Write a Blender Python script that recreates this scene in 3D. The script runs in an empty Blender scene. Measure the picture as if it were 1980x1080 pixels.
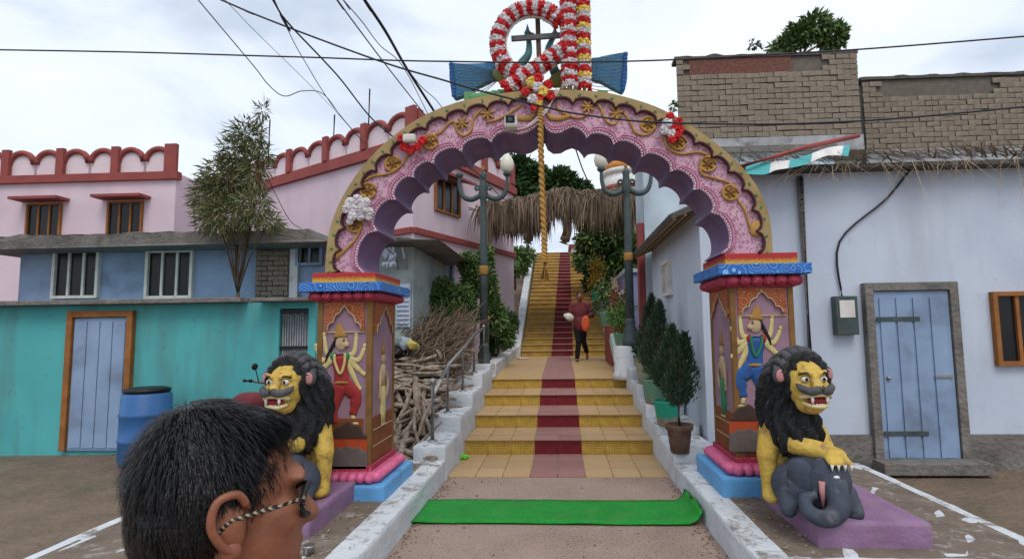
import bpy, bmesh, math, random
from mathutils import Vector, Matrix, noise
R = math.radians
rnd = random.Random(7)
S = bpy.context.scene
COL = S.collection

# ---------------------------------------------------------------- camera
F, CX, CY, EYE = 1070.0, 1026.0, 540.0, Vector((0, 0, 1.6))     # focal length and principal point for a 1980 px wide frame
fy = Vector(((1085 - CX) / F, -(637 - CY) / F, -1)).normalized()  # world +Y in camera axes
uz = Vector((-math.sin(R(1.0)), math.cos(R(1.0)), 0)); uz = (uz - fy * uz.dot(fy)).normalized()
ux = fy.cross(uz)
M3 = Matrix((ux, fy, uz))
cd = bpy.data.cameras.new('camera'); cam = bpy.data.objects.new('camera', cd); COL.objects.link(cam)
cam.matrix_world = Matrix.Translation(EYE) @ M3.to_4x4()
cd.sensor_width = 36; cd.lens = F / 1980 * 36; cd.shift_x = -36 / 1980
cd.clip_start = 0.05; cd.clip_end = 2000
S.camera = cam

# ---------------------------------------------------------------- sky, sun, exposure
W = bpy.data.worlds.new('World'); S.world = W; W.use_nodes = True
nt = W.node_tree; N = nt.nodes; L = nt.links
bg = N['Background']; bg.inputs['Strength'].default_value = 0.1
sky = N.new('ShaderNodeTexSky'); sky.sky_type = 'NISHITA'; sky.sun_disc = False
sky.sun_elevation = R(58); sky.sun_rotation = R(166)
tc = N.new('ShaderNodeTexCoord')
mp = N.new('ShaderNodeMapping'); mp.inputs['Scale'].default_value = (1.0, 1.0, 2.4); mp.inputs['Location'].default_value = (.35, .1, .2)
L.new(tc.outputs['Generated'], mp.inputs['Vector'])
nz = N.new('ShaderNodeTexNoise'); nz.inputs['Scale'].default_value = 2.6; nz.inputs['Detail'].default_value = 5; nz.inputs['Roughness'].default_value = .5; nz.inputs['Distortion'].default_value = .35
L.new(mp.outputs[0], nz.inputs['Vector'])
rp = N.new('ShaderNodeValToRGB'); e = rp.color_ramp.elements
e[0].position = .33; e[0].color = (6.1, 7.0, 8.4, 1); e[1].position = .68; e[1].color = (9.7, 10.2, 10.9, 1)
m_ = rp.color_ramp.elements.new(.48); m_.color = (8.7, 9.5, 10.6, 1)
L.new(nz.outputs['Fac'], rp.inputs['Fac'])
mx = N.new('ShaderNodeMixRGB'); mx.inputs['Fac'].default_value = .93
L.new(sky.outputs[0], mx.inputs[1]); L.new(rp.outputs[0], mx.inputs[2]); L.new(mx.outputs[0], bg.inputs['Color'])
sd = bpy.data.lights.new('sun', 'SUN'); sd.energy = 1.4; sd.angle = R(28); sd.color = (1, .95, .88)
so = bpy.data.objects.new('sun', sd); COL.objects.link(so)
so.rotation_euler = Vector((-.16, .66, -1)).to_track_quat('-Z', 'Y').to_euler()
S.view_settings.view_transform = 'Standard'; S.view_settings.look = 'None'
S.view_settings.exposure = 0.12; S.view_settings.gamma = 1
S.cycles.use_denoising = True
S.cycles.max_bounces = 6

# ---------------------------------------------------------------- picture measurements -> places
def ray(px, py):
    return M3 @ Vector(((px - CX) / F, -(py - CY) / F, -1))
def PY(px, py, Y):
    d = ray(px, py); return EYE + d * (Y / d.y)
def PX(px, py, X):
    d = ray(px, py); return EYE + d * (X / d.x)
def PZ(px, py, Z):
    d = ray(px, py); return EYE + d * ((Z - EYE.z) / d.z)
def PV(px, py, P, D):                                            # vertical plane through P along D
    d = ray(px, py); n = Vector((D[1], -D[0], 0)); return EYE + d * ((Vector((P[0], P[1], 0)) - Vector((0, 0, 0))).dot(n) / d.dot(n))
def Q(px, py, off=0.0):                                          # the front plane of the gateway arch
    d = ray(px, py); return EYE + d * ((4.78 + off) / (d.y - .036 * d.x))
ARN = Vector((.036, -1, 0)).normalized()                         # towards the viewer, off that plane

# ---------------------------------------------------------------- mesh building
def rotm(a=0, b=0, c=0): return (Matrix.Rotation(c, 3, 'Z') @ Matrix.Rotation(b, 3, 'Y') @ Matrix.Rotation(a, 3, 'X'))
def frame(d):
    d = d.normalized(); a = Vector((0, 0, 1)) if abs(d.z) < .95 else Vector((1, 0, 0))
    x = d.cross(a).normalized(); return x, x.cross(d).normalized()
def wloc(o):
    v = Vector((0, 0, 0))
    while o: v += o.location; o = o.parent
    return v
def spline(pts, n=6):
    pts = [Vector(p) for p in pts]; out = []
    for i in range(len(pts) - 1):
        a = pts[max(i - 1, 0)]; b = pts[i]; c = pts[i + 1]; d = pts[min(i + 2, len(pts) - 1)]
        for k in range(n):
            t = k / n
            out.append(.5 * ((2 * b) + (c - a) * t + (2 * a - 5 * b + 4 * c - d) * t * t + (3 * b - a - 3 * c + d) * t ** 3))
    return out + [pts[-1]]
class MB:
    def __init__(s): s.v = []; s.f = []; s.m = []; s.s = []
    def add(s, vs, fs, mi=0, sm=False):
        b = len(s.v); s.v += [Vector(v) for v in vs]
        for f in fs: s.f.append([i + b for i in f]); s.m.append(mi); s.s.append(sm)
        return s
    def box(s, x0, x1, y0, y1, z0, z1, mi=0):
        return s.add([(x, y, z) for x in (x0, x1) for y in (y0, y1) for z in (z0, z1)],
                     [(0, 1, 3, 2), (4, 6, 7, 5), (0, 4, 5, 1), (2, 3, 7, 6), (0, 2, 6, 4), (1, 5, 7, 3)], mi)
    def obox(s, c, sz, rot=None, mi=0):
        rot = rot or Matrix.Identity(3); c = Vector(c); h = [q / 2 for q in sz]
        return s.add([c + rot @ Vector((x * h[0], y * h[1], z * h[2])) for x in (-1, 1) for y in (-1, 1) for z in (-1, 1)],
                     [(0, 1, 3, 2), (4, 6, 7, 5), (0, 4, 5, 1), (2, 3, 7, 6), (0, 2, 6, 4), (1, 5, 7, 3)], mi)
    def quad(s, *p, mi=0, sm=False): return s.add(p, [tuple(range(len(p)))], mi, sm)
    def prism(s, pts, vec, mi=0, ms=None):
        n = len(pts); vec = Vector(vec); pts = [Vector(p) for p in pts]; ms = mi if ms is None else ms
        s.add(pts, [tuple(range(n))], mi); s.add([p + vec for p in pts], [tuple(range(n))[::-1]], mi)
        b = pts + [p + vec for p in pts]
        return s.add(b, [(i, (i + 1) % n, n + (i + 1) % n, n + i) for i in range(n)], ms)
    def tube(s, pts, r, n=6, mi=0, sm=True, closed=False):
        pts = [Vector(p) for p in pts]; k = len(pts)
        rr = r if isinstance(r, (list, tuple)) else [r] * k; vs = []; px = None
        for i, p in enumerate(pts):
            d = (pts[(i + 1) % k] - pts[i - 1]) if closed else pts[min(i + 1, k - 1)] - pts[max(i - 1, 0)]
            if d.length < 1e-9: d = Vector((0, 0, 1))
            d.normalize()
            if px is None: x, y = frame(d)
            else:
                x = px - d * px.dot(d)
                x = x.normalized() if x.length > 1e-6 else frame(d)[0]
                y = d.cross(x)
            px = x
            vs += [p + (x * math.cos(2 * math.pi * j / n) + y * math.sin(2 * math.pi * j / n)) * rr[i] for j in range(n)]
        fs = [(i * n + j, i * n + (j + 1) % n, ((i + 1) % k) * n + (j + 1) % n, ((i + 1) % k) * n + j) for i in range(k if closed else k - 1) for j in range(n)]
        s.add(vs, fs, mi, sm)
        if not closed: s.add(vs[:n], [tuple(range(n))[::-1]], mi); s.add(vs[-n:], [tuple(range(n))], mi)
        return s
    def lathe(s, c, prof, n=16, mi=0, sm=True, a=0, rib=0, nr=8, axis=None):
        c = Vector(c); vs = []
        for r, z in prof:
            for j in range(n):
                t = 2 * math.pi * j / n + a; q = r * (1 + rib * math.cos(nr * t))
                v = Vector((q * math.cos(t), q * math.sin(t), z)); vs.append(c + (axis @ v if axis else v))
        k = len(prof)
        s.add(vs, [(i * n + j, i * n + (j + 1) % n, (i + 1) * n + (j + 1) % n, (i + 1) * n + j) for i in range(k - 1) for j in range(n)], mi, sm)
        s.add(vs[:n], [tuple(range(n))[::-1]], mi); return s.add(vs[-n:], [tuple(range(n))], mi)
    def ell(s, c, r, rot=None, nu=12, nv=8, mi=0, sm=True, ns=0):
        r = (r,) * 3 if not isinstance(r, (tuple, list)) else r; c = Vector(c); vs = []; rot = rot or Matrix.Identity(3)
        def pt(t, p):
            v = Vector((math.sin(p) * math.cos(t), math.sin(p) * math.sin(t), math.cos(p)))
            if ns: v *= 1 + ns * (rnd.random() - .5)
            return c + rot @ Vector((v.x * r[0], v.y * r[1], v.z * r[2]))
        vs.append(pt(0, 0))
        for i in range(1, nv): vs += [pt(2 * math.pi * j / nu, math.pi * i / nv) for j in range(nu)]
        vs.append(pt(0, math.pi)); fs = []
        for j in range(nu):
            fs.append((0, 1 + j, 1 + (j + 1) % nu)); b = 1 + (nv - 2) * nu; fs.append((len(vs) - 1, b + (j + 1) % nu, b + j))
            for i in range(nv - 2): a = 1 + i * nu; fs.append((a + j, a + nu + j, a + nu + (j + 1) % nu, a + (j + 1) % nu))
        return s.add(vs, fs, mi, sm)
    def cap(s, a, b, r0, r1, n=12):
        a = Vector(a); b = Vector(b); d = b - a; ln = max(d.length, 1e-6); d = d / ln; pts = []; rr = []
        for k in range(5): t = math.pi / 2 * (1 - k / 4); pts.append(a - d * r0 * math.sin(t)); rr.append(max(r0 * math.cos(t), .02 * r0))
        for k in range(5): t = math.pi / 2 * k / 4; pts.append(b + d * r1 * math.sin(t)); rr.append(max(r1 * math.cos(t), .02 * r1))
        return s.tube(pts, rr, n)
    def mesh(s, name, mats, off=Vector((0, 0, 0))):
        me = bpy.data.meshes.new(name); me.from_pydata([v - off for v in s.v], [], s.f)
        for m in (mats if isinstance(mats, (list, tuple)) else [mats]): me.materials.append(m)
        me.polygons.foreach_set('material_index', s.m); me.polygons.foreach_set('use_smooth', s.s)
        if len(s.f) < 60000:
            bm = bmesh.new(); bm.from_mesh(me); bmesh.ops.remove_doubles(bm, verts=bm.verts, dist=1e-6) if len(s.f) < 3000 else None
            bmesh.ops.recalc_face_normals(bm, faces=bm.faces); bm.to_mesh(me); bm.free()
        me.update(); return me
    def base(s):
        xs = [v.x for v in s.v]; ys = [v.y for v in s.v]
        return Vector(((min(xs) + max(xs)) / 2, (min(ys) + max(ys)) / 2, min(v.z for v in s.v)))
    def build(s, name, mats, parent=None, bevel=0, **kw):
        off = wloc(parent) if parent else s.base()
        o = bpy.data.objects.new(name, s.mesh(name, mats, off)); COL.objects.link(o)
        if parent: o.parent = parent
        else: o.location = off
        if bevel:
            b = o.modifiers.new('bevel', 'BEVEL'); b.width = bevel; b.segments = 2; b.limit_method = 'ANGLE'; b.angle_limit = R(40)
        for k, v in kw.items(): o[k] = v
        return o
def thing(name, label, cat, loc, group=None):
    o = bpy.data.objects.new(name, None); COL.objects.link(o); o.location = loc; o.empty_display_size = .1
    o['label'] = label; o['category'] = cat
    if group: o['group'] = group
    return o
def copy_tree(o, parent=None):
    c = o.copy(); COL.objects.link(c); c.parent = parent
    for ch in list(o.children): copy_tree(ch, c)
    return c
def blob(mb, voxel, it=4, fac=.5):                              # fuse overlapping volumes into one continuous skin
    me = mb.mesh('tmp', []); me.materials.clear()
    o = bpy.data.objects.new('tmp', me); COL.objects.link(o)
    r = o.modifiers.new('r', 'REMESH'); r.mode = 'VOXEL'; r.voxel_size = voxel; r.use_smooth_shade = True
    q = o.modifiers.new('s', 'SMOOTH'); q.iterations = it; q.factor = fac
    dg = bpy.context.evaluated_depsgraph_get(); m2 = bpy.data.meshes.new_from_object(o.evaluated_get(dg))
    out = MB(); out.v = [v.co.copy() for v in m2.vertices]; out.f = [list(p.vertices) for p in m2.polygons]
    out.m = [0] * len(out.f); out.s = [True] * len(out.f)
    bpy.data.objects.remove(o); bpy.data.meshes.remove(me); bpy.data.meshes.remove(m2); return out

def roughen(o, amp=.012, size=.16, lv=3):                       # hand-plastered, uneven masonry
    for p in o.data.polygons: p.use_smooth = True
    if 'bevel' not in o.modifiers: b = o.modifiers.new('bevel', 'BEVEL'); b.width = .012; b.segments = 2
    q = o.modifiers.new('sub', 'SUBSURF'); q.subdivision_type = 'SIMPLE'; q.levels = q.render_levels = lv
    tx = bpy.data.textures.get('plaster%s' % size) or bpy.data.textures.new('plaster%s' % size, 'CLOUDS'); tx.noise_scale = size; tx.noise_depth = 4
    d = o.modifiers.new('uneven', 'DISPLACE'); d.texture = tx; d.texture_coords = 'GLOBAL'; d.strength = amp * 2; d.mid_level = .5
    return o
# ---------------------------------------------------------------- materials
class NT:
    def __init__(s, name):
        s.m = bpy.data.materials.new(name); s.m.use_nodes = True; s.t = s.m.node_tree; s.b = s.t.nodes['Principled BSDF']
        s.co = s.n('ShaderNodeTexCoord').outputs['Object']
    def n(s, ty, **kw):
        q = s.t.nodes.new(ty)
        for k, v in kw.items():
            if k.startswith('i_'): s.set(q.inputs[k[2:].replace('_', ' ')], v)
            else: setattr(q, k, v)
        return q
    def set(s, inp, v):
        if hasattr(v, 'is_output') or isinstance(v, bpy.types.NodeSocket): s.t.links.new(v, inp)
        else: inp.default_value = v
    def noise(s, sc, det=3, dist=0, vec=None, rough=.5):
        q = s.n('ShaderNodeTexNoise'); q.inputs['Scale'].default_value = sc; q.inputs['Detail'].default_value = det
        q.inputs['Distortion'].default_value = dist; q.inputs['Roughness'].default_value = rough
        s.t.links.new(vec or s.co, q.inputs['Vector']); return q.outputs['Fac']
    def vor(s, sc, feat='F1', vec=None, out='Distance'):
        q = s.n('ShaderNodeTexVoronoi', feature=feat); q.inputs['Scale'].default_value = sc
        s.t.links.new(vec or s.co, q.inputs['Vector']); return q.outputs[out]
    def math(s, op, a, b=0.0, c=0.0):
        q = s.n('ShaderNodeMath', operation=op)
        for i, v in enumerate((a, b, c)): s.set(q.inputs[i], v)
        return q.outputs[0]
    def ramp(s, f, lo, hi):
        q = s.n('ShaderNodeMapRange'); s.set(q.inputs[0], f); q.inputs[1].default_value = lo; q.inputs[2].default_value = hi
        return q.outputs[0]
    def mix(s, f, a, b):
        q = s.n('ShaderNodeMixRGB')
        s.set(q.inputs[0], f)
        for i, v in ((1, a), (2, b)): s.set(q.inputs[i], (*v, 1) if isinstance(v, tuple) and len(v) == 3 else v)
        return q.outputs[0]
    def xyz(s):
        q = s.n('ShaderNodeSeparateXYZ'); s.t.links.new(s.co, q.inputs[0]); return q.outputs
    def normz(s):
        q = s.n('ShaderNodeSeparateXYZ'); g = s.n('ShaderNodeNewGeometry'); s.t.links.new(g.outputs['Normal'], q.inputs[0]); return q.outputs[2]
    def island(s): return s.n('ShaderNodeNewGeometry').outputs['Random Per Island']
    def rand(s): return s.n('ShaderNodeObjectInfo').outputs['Random']
    def bump(s, h, st=.3, d=.01):
        q = s.n('ShaderNodeBump'); q.inputs['Strength'].default_value = st; q.inputs['Distance'].default_value = d
        s.t.links.new(h, q.inputs['Height']); s.t.links.new(q.outputs[0], s.b.inputs['Normal'])
    def done(s, col, rough=.8, metal=0.0, spec=.3):
        s.set(s.b.inputs['Base Color'], (*col, 1) if isinstance(col, tuple) and len(col) == 3 else col)
        s.set(s.b.inputs['Roughness'], rough); s.b.inputs['Metallic'].default_value = metal; s.b.inputs['Specular IOR Level'].default_value = spec
        return s.m
def dk(c, k): return tuple(q * k for q in c)
def paint(name, c, c2=None, sc=6, dirt=(.12, .1, .08), da=.5, dsc=3, th=(.52, .75), rough=.75, bump=.25, bsc=50, bd=.01, metal=0.0, spec=.3, vary=0):
    q = NT(name); c2 = c2 or dk(c, .78)
    col = q.mix(q.ramp(q.noise(sc, 5), .3, .7), c, c2)
    if vary: col = q.mix(q.math('MULTIPLY', q.rand(), vary), col, dk(c, .45))
    if da: col = q.mix(q.math('MULTIPLY', q.ramp(q.noise(dsc, 8, .3, rough=.65), *th), da), col, dirt)
    if bump: q.bump(q.noise(bsc, 5), bump, bd)
    return q.done(col, rough, metal, spec)
def streaky(name, c, c2, dirt, da, bump=.15):                   # plaster washed by rain: vertical runs, damp foot
    q = NT(name); mpn = q.n('ShaderNodeMapping'); mpn.inputs['Scale'].default_value = (2.2, 2.2, .4); q.t.links.new(q.co, mpn.inputs['Vector'])
    col = q.mix(q.ramp(q.noise(1.1, 5), .3, .7), c, c2)
    col = q.mix(q.math('MULTIPLY', q.ramp(q.noise(1.0, 6, .2, mpn.outputs[0], .6), .5, .78), da), col, dirt)
    col = q.mix(q.math('MULTIPLY', q.ramp(q.noise(6, 8, .3, rough=.7), .6, .72), da * .8), col, dirt)
    q.bump(q.noise(30, 6), bump, .012); return q.done(col, .85)
def swirl(name, c1, c2, c3, sc=9, fr=60):                       # painted scrollwork
    q = NT(name); d = q.vor(sc); w = q.math('SINE', q.math('ADD', q.math('MULTIPLY', d, fr), q.math('MULTIPLY', q.noise(sc * 1.2, 1), 4.0)))
    col = q.mix(q.ramp(w, .1, .5), c1, c2); col = q.mix(q.ramp(w, .75, .95), col, c3)
    col = q.mix(q.math('MULTIPLY', q.ramp(q.noise(5, 6), .5, .8), .4), col, dk(c1, .4)); q.bump(w, .3, .006)
    return q.done(col, .6)
def leafmat(name, a, b, c=None):
    q = NT(name); i = q.island(); col = q.mix(i, a, b)
    if c: col = q.mix(q.ramp(i, .8, .9), col, c)
    q.b.inputs['Subsurface Weight'].default_value = 0.0
    return q.done(col, .55, 0, .35)
MT = {}
def squiggle():
    q = NT('pink_squiggle'); f = q.noise(34, 1.2, .5)
    ln = q.ramp(q.math('ABSOLUTE', q.math('SUBTRACT', f, .5)), .075, .035)
    gap = q.ramp(q.noise(26, 1), .42, .5)
    base = q.mix(q.ramp(q.noise(4, 4), .3, .7), (.6, .37, .45), (.52, .3, .39))
    base = q.mix(q.math('MULTIPLY', q.ramp(q.noise(2.2, 6), .55, .75), .35), base, (.42, .3, .34))
    q.bump(q.noise(120, 3), .2, .004)
    return q.done(q.mix(q.math('MULTIPLY', q.math('MULTIPLY', ln, gap), .72), base, (.2, .06, .13)), .7)
MT['squig'] = squiggle()
MT['soffit'] = paint('purple_soffit', (.2, .125, .25), (.13, .08, .17), 3, (.28, .22, .32), .5, 2.5, rough=.6)
MT['gold'] = paint('gold_border', (.38, .28, .125), (.29, .205, .085), 5, (.1, .07, .03), .5, 6)
MT['relief'] = paint('gold_relief', (.5, .28, .07), (.36, .19, .05), 12, (.12, .07, .02), .6, 18)
MT['darkline'] = paint('dark_line', (.07, .02, .03), None, 6, da=0)
MT['pinkline'] = paint('pink_line', (.55, .2, .33), None, 12, da=.3)
MT['core'] = None
MT['bead'] = paint('white_bead', (.85, .8, .82), None, da=0, bump=0, rough=.3)
MT['mauve'] = paint('mauve_plaster', (.31, .19, .25), (.24, .145, .19), 4, (.12, .09, .08), .45, 4)
MT['trim'] = paint('ochre_trim', (.24, .125, .035), (.15, .07, .02), 6, (.06, .04, .02), .6, 7)
MT['scroll'] = swirl('orange_scroll', (.33, .075, .022), (.14, .025, .012), (.6, .28, .12), 10, 30)
MT['blueslab'] = swirl('blue_scroll', (.03, .15, .5), (.015, .05, .3), (.2, .48, .78), 9, 30)
MT['lobe'] = swirl('red_lobe', (.36, .03, .06), (.25, .015, .04), (.55, .12, .17), 13, 28)
MT['lotus'] = paint('pink_lotus', (.56, .08, .2), (.66, .17, .31), 20, (.2, .06, .1), .4, 8, rough=.5)
MT['bluebase'] = paint('sky_blue_paint', (.13, .38, .68), (.09, .29, .58), 5, (.12, .13, .15), .5, 5, rough=.5)
MT['lowpanel'] = paint('rust_panel', (.23, .07, .022), (.15, .04, .015), 4, (.07, .035, .02), .6, 5)
def yband():
    q = NT('yellow_red_band'); z = q.xyz()[2]
    f = q.ramp(q.math('ADD', z, q.math('MULTIPLY', q.noise(60, 2), .06)), .045, .1)
    return q.done(q.mix(f, (.62, .36, .03), (.45, .03, .03)), .6)
MT['yband'] = yband()
MT['purpleplinth'] = paint('purple_plinth', (.29, .17, .29), (.22, .125, .22), 6, (.24, .21, .19), .75, 9, bump=.5)
MT['white'] = paint('whitewash', (.64, .66, .68), (.53, .55, .57), 4, (.2, .17, .14), .6, 5, (.52, .72), bump=.5, bsc=22, bd=.02)
def kerbtop():
    q = NT('dirty_whitewash'); z = q.normz(); top = q.ramp(z, .6, .9)
    base = q.mix(q.ramp(q.noise(5, 5), .3, .7), (.62, .65, .68), (.5, .53, .56))
    d = q.ramp(q.noise(5.5, 9, .4, rough=.72),   .5, .62)
    col = q.mix(q.math('MULTIPLY', q.math('MULTIPLY', d, top), .85), base, (.17, .135, .105))
    d2 = q.ramp(q.noise(3.4, 8, .5, rough=.72), .58, .8)
    col = q.mix(q.math('MULTIPLY', d2, .35), col, (.2, .19, .18)); q.bump(q.noise(24, 6), .6, .02)
    return q.done(col, .9)
MT['kerb'] = kerbtop()
def plattop():
    q = NT('worn_cement'); d = q.ramp(q.noise(7, 9, .4, rough=.75), .54, .7)
    col = q.mix(q.ramp(q.noise(5, 6), .3, .7), (.2, .155, .12), (.13, .1, .078))
    q.bump(q.noise(40, 6), .6, .015)
    return q.done(q.mix(q.math('MULTIPLY', d, .75), col, (.46, .45, .43)), .95)
MT['plattop'] = plattop()
def conc():
    q = NT('brown_concrete'); a = q.mix(q.ramp(q.noise(1.6, 6), .3, .7), (.36, .265, .215), (.27, .195, .16))
    a = q.mix(q.math('MULTIPLY', q.ramp(q.noise(4.5, 9, .3, rough=.7), .5, .72), .6), a, (.36, .29, .235))
    sp = q.ramp(q.noise(58, 3, 0, None, .7), .56, .62); sp2 = q.ramp(q.noise(2.2, 4), .25, .5)
    a = q.mix(q.math('MULTIPLY', q.math('MULTIPLY', sp, sp2), .85), a, (.06, .045, .04)); q.bump(q.noise(55, 6), .55, .01)
    return q.done(a, .85)
MT['conc'] = conc()
MT['soil'] = paint('soil', (.2, .14, .1), (.13, .095, .065), 2, (.06, .08, .03), .6, 1.2, bump=.8, bsc=14, bd=.05)
def tile(name, c, c2, cy):
    q = NT(name); x, y, z = q.xyz(); i = q.rand()
    col = q.mix(i, c, c2); w = q.math('SINE', q.math('ADD', q.math('MULTIPLY', y, 95.0), q.math('MULTIPLY', q.noise(30, 1), 7.0)))
    col = q.mix(q.math('MULTIPLY', q.ramp(w, .3, .8), .28), col, dk(c, .55))
    if cy: col = q.mix(q.math('MULTIPLY', q.ramp(q.noise(3.2, 5), .45, .62), .7), col, cy)
    col = q.mix(q.math('MULTIPLY', q.ramp(q.noise(9, 8), .55, .75), .4), col, (.14, .1, .07)); q.bump(w, .3, .004)
    return q.done(col, .55)
MT['tile'] = tile('ochre_tile', (.53, .35, .195), (.46, .29, .15), (.54, .37, .11))
MT['tilered'] = tile('mauve_tile', (.36, .185, .165), (.31, .15, .135), None)
def riser(name, c, ln, k):
    q = NT(name); x, y, z = q.xyz()
    ck = q.n('ShaderNodeTexChecker'); ck.inputs['Scale'].default_value = 1
    cb = q.n('ShaderNodeCombineXYZ'); q.set(cb.inputs[0], q.math('MULTIPLY', x, 10)); q.set(cb.inputs[1], q.math('MULTIPLY', z, 10)); cb.inputs[2].default_value = .5
    q.t.links.new(cb.outputs[0], ck.inputs['Vector'])
    fx = q.math('ABSOLUTE', q.math('SUBTRACT', q.math('FRACT', q.math('MULTIPLY', x, 30)), .5))
    fz = q.math('ABSOLUTE', q.math('SUBTRACT', q.math('FRACT', q.math('MULTIPLY', z, 30)), .5))
    l = q.math('ADD', q.math('MULTIPLY', q.ramp(fx, .27, .4), ck.outputs['Fac']), q.math('MULTIPLY', q.ramp(fz, .27, .4), q.math('SUBTRACT', 1.0, ck.outputs['Fac'])))
    base = q.mix(q.ramp(q.noise(5, 6), .35, .65), c, dk(c, .7))
    base = q.mix(q.math('MULTIPLY', q.ramp(q.noise(2.3, 6), .5, .7), k), base, (.25, .12, .1)); q.bump(q.math('SUBTRACT', 1.0, l), .4, .006)
    return q.done(q.mix(q.math('MULTIPLY', q.math('MULTIPLY', l, q.ramp(q.noise(6, 4), .25, .6)), .7), base, ln), .5)
MT['riser'] = riser('yellow_riser', (.55, .36, .06), (.16, .07, .035), .7)
MT['riserred'] = riser('red_riser', (.2, .012, .02), (.1, .006, .01), .15)
MT['steel'] = paint('brushed_steel', (.4, .39, .37), None, 10, (.12, .1, .08), .4, 12, rough=.32, bump=.05, metal=.85)
MT['wallpink'] = streaky('pink_wall', (.67, .54, .6), (.6, .47, .53), (.42, .34, .36), .4)
MT['panelpink'] = paint('pale_pink_panel', (.72, .6, .63), (.66, .53, .57), 1.2, (.45, .38, .38), .35, 1.6, bump=.15)
MT['redtrim'] = paint('brick_red_trim', (.3, .07, .06), (.24, .055, .05), 3, (.12, .05, .05), .4, 3)
MT['bluewall'] = streaky('pale_blue_wall', (.54, .6, .69), (.46, .52, .63), (.27, .28, .3), .4)
MT['bluehouse'] = paint('blue_plaster', (.27, .37, .53), (.2, .28, .42), 2, (.12, .12, .13), .6, 2)
MT['greenwall'] = paint('grey_green_plaster', (.4, .46, .45), (.31, .36, .36), 2, (.1, .1, .09), .6, 2)
MT['teal'] = streaky('teal_paint', (.09, .42, .42), (.07, .34, .36), (.1, .15, .14), .7)
MT['slab'] = paint('weathered_slab', (.22, .2, .18), (.13, .12, .11), 5, (.05, .05, .045), .7, 4, bump=.8, bsc=20, bd=.03)
MT['brick'] = paint('grey_brown_brick', (.27, .22, .17), (.2, .16, .12), 9, (.09, .07, .06), .6, 7, bump=.6, bsc=40, vary=.35)
MT['grout'] = paint('pale_grout', (.46, .34, .25), None, 8, da=.4)
MT['mortar'] = paint('mortar', (.15, .125, .1), (.1, .085, .07), 8, da=.4)
MT['redbrick'] = paint('red_brick_core', (.18, .07, .05), (.12, .045, .035), 12, (.05, .04, .035), .6, 8, bump=.9, bsc=25, bd=.03)
MT['soot'] = paint('sooty_cap', (.1, .085, .075), (.06, .055, .05), 5, (.25, .22, .2), .5, 6, bump=.8, bsc=20, bd=.04)
MT['black'] = paint('black_plastic', (.012, .012, .013), None, da=0, rough=.45, bump=0)
MT['cable'] = paint('cable', (.018, .018, .02), None, da=0, rough=.5, bump=0)
MT['wood'] = paint('orange_wood', (.33, .13, .035), (.22, .08, .02), 8, da=.4)
MT['dark'] = paint('dark_glass', (.012, .012, .014), None, da=0, rough=.25, bump=0)
MT['iron'] = paint('lamp_iron', (.06, .085, .085), (.04, .055, .057), 8, (.16, .14, .12), .5, 9, rough=.5)
MT['globe'] = paint('frosted_globe', (.72, .7, .57), (.62, .61, .5), 4, (.3, .28, .2), .35, 5, rough=.3, bump=0)
MT['red'] = leafmat('red_petals', (.55, .006, .012), (.4, .004, .01), (.65, .03, .02))
MT['whitep'] = leafmat('white_petals', (.68, .65, .66), (.5, .47, .49))
MT['yellowp'] = leafmat('yellow_petals', (.65, .45, .05), (.75, .55, .14))
def logm():
    q = NT('log_bark'); i = q.rand(); c = q.mix(i, (.27, .2, .15), (.14, .1, .075)); c = q.mix(q.ramp(q.noise(14, 6), .4, .65), c, (.36, .29, .23))
    q.bump(q.noise(40, 6, 1), .8, .01); return q.done(c, .9)
MT['log'] = logm()
MT['twig'] = leafmat('twig', (.16, .11, .075), (.29, .21, .15))
MT['thatch'] = leafmat('dry_palm', (.11, .07, .042), (.3, .22, .145), (.05, .03, .02))
MT['straw'] = leafmat('straw', (.3, .22, .13), (.42, .33, .22))
MT['bamboo'] = paint('bamboo', (.42, .27, .12), (.32, .2, .08), 8, da=.4)
MT['leafA'] = leafmat('leaf_dark', (.02, .055, .014), (.05, .11, .03), (.1, .16, .05))
MT['leafB'] = leafmat('leaf_mid', (.055, .115, .028), (.11, .19, .055), (.21, .26, .08))
MT['leafC'] = leafmat('leaf_conifer', (.018, .045, .022), (.045, .085, .04), (.075, .12, .06))
MT['leafD'] = leafmat('leaf_bamboo', (.09, .11, .035), (.15, .16, .06), (.24, .2, .1))
MT['bark'] = paint('bark', (.13, .085, .055), (.08, .055, .035), 15, da=.3, bump=.8, bsc=30)
MT['potgreen'] = None
MT['terracotta'] = paint('brown_pot', (.16, .085, .055), (.09, .05, .035), 14, (.3, .25, .2), .5, 9)
MT['soilpot'] = paint('pot_soil', (.06, .035, .025), None, 30, da=0, bump=1, bsc=60, bd=.02)
MT['yellow'] = paint('lion_yellow', (.6, .42, .09), (.5, .32, .05), 6, (.2, .12, .06), .75, 13, (.5, .66), rough=.65, bump=.7, bsc=32, bd=.015)
MT['mane'] = NT('black_mane')
q = MT['mane']; q.bump(q.noise(28, 5, 2.5), 1, .03); MT['mane'] = q.done(q.mix(q.ramp(q.noise(18, 5, 2), .62, .75), (.016, .017, .019), (.1, .1, .105)), .6)
MT['maneg'] = paint('grey_mane', (.09, .09, .095), (.05, .05, .055), 14, (.17, .17, .17), .5, 10, bump=.8)
MT['eleph'] = paint('slate_elephant', (.055, .068, .095), (.035, .042, .06), 8, (.22, .21, .2), .5, 9, (.55, .75), bump=.6, bsc=30)
MT['pinkear'] = paint('ear_pink', (.55, .25, .25), None, da=.4)
MT['mouth'] = paint('mouth_red', (.25, .02, .025), None, da=0)
MT['cream'] = paint('cream_paint', (.62, .53, .27), (.5, .41, .19), 15, (.15, .1, .05), .4, 20)
MT['whitepaint'] = paint('white_enamel', (.72, .7, .66), None, da=.2)
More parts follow.
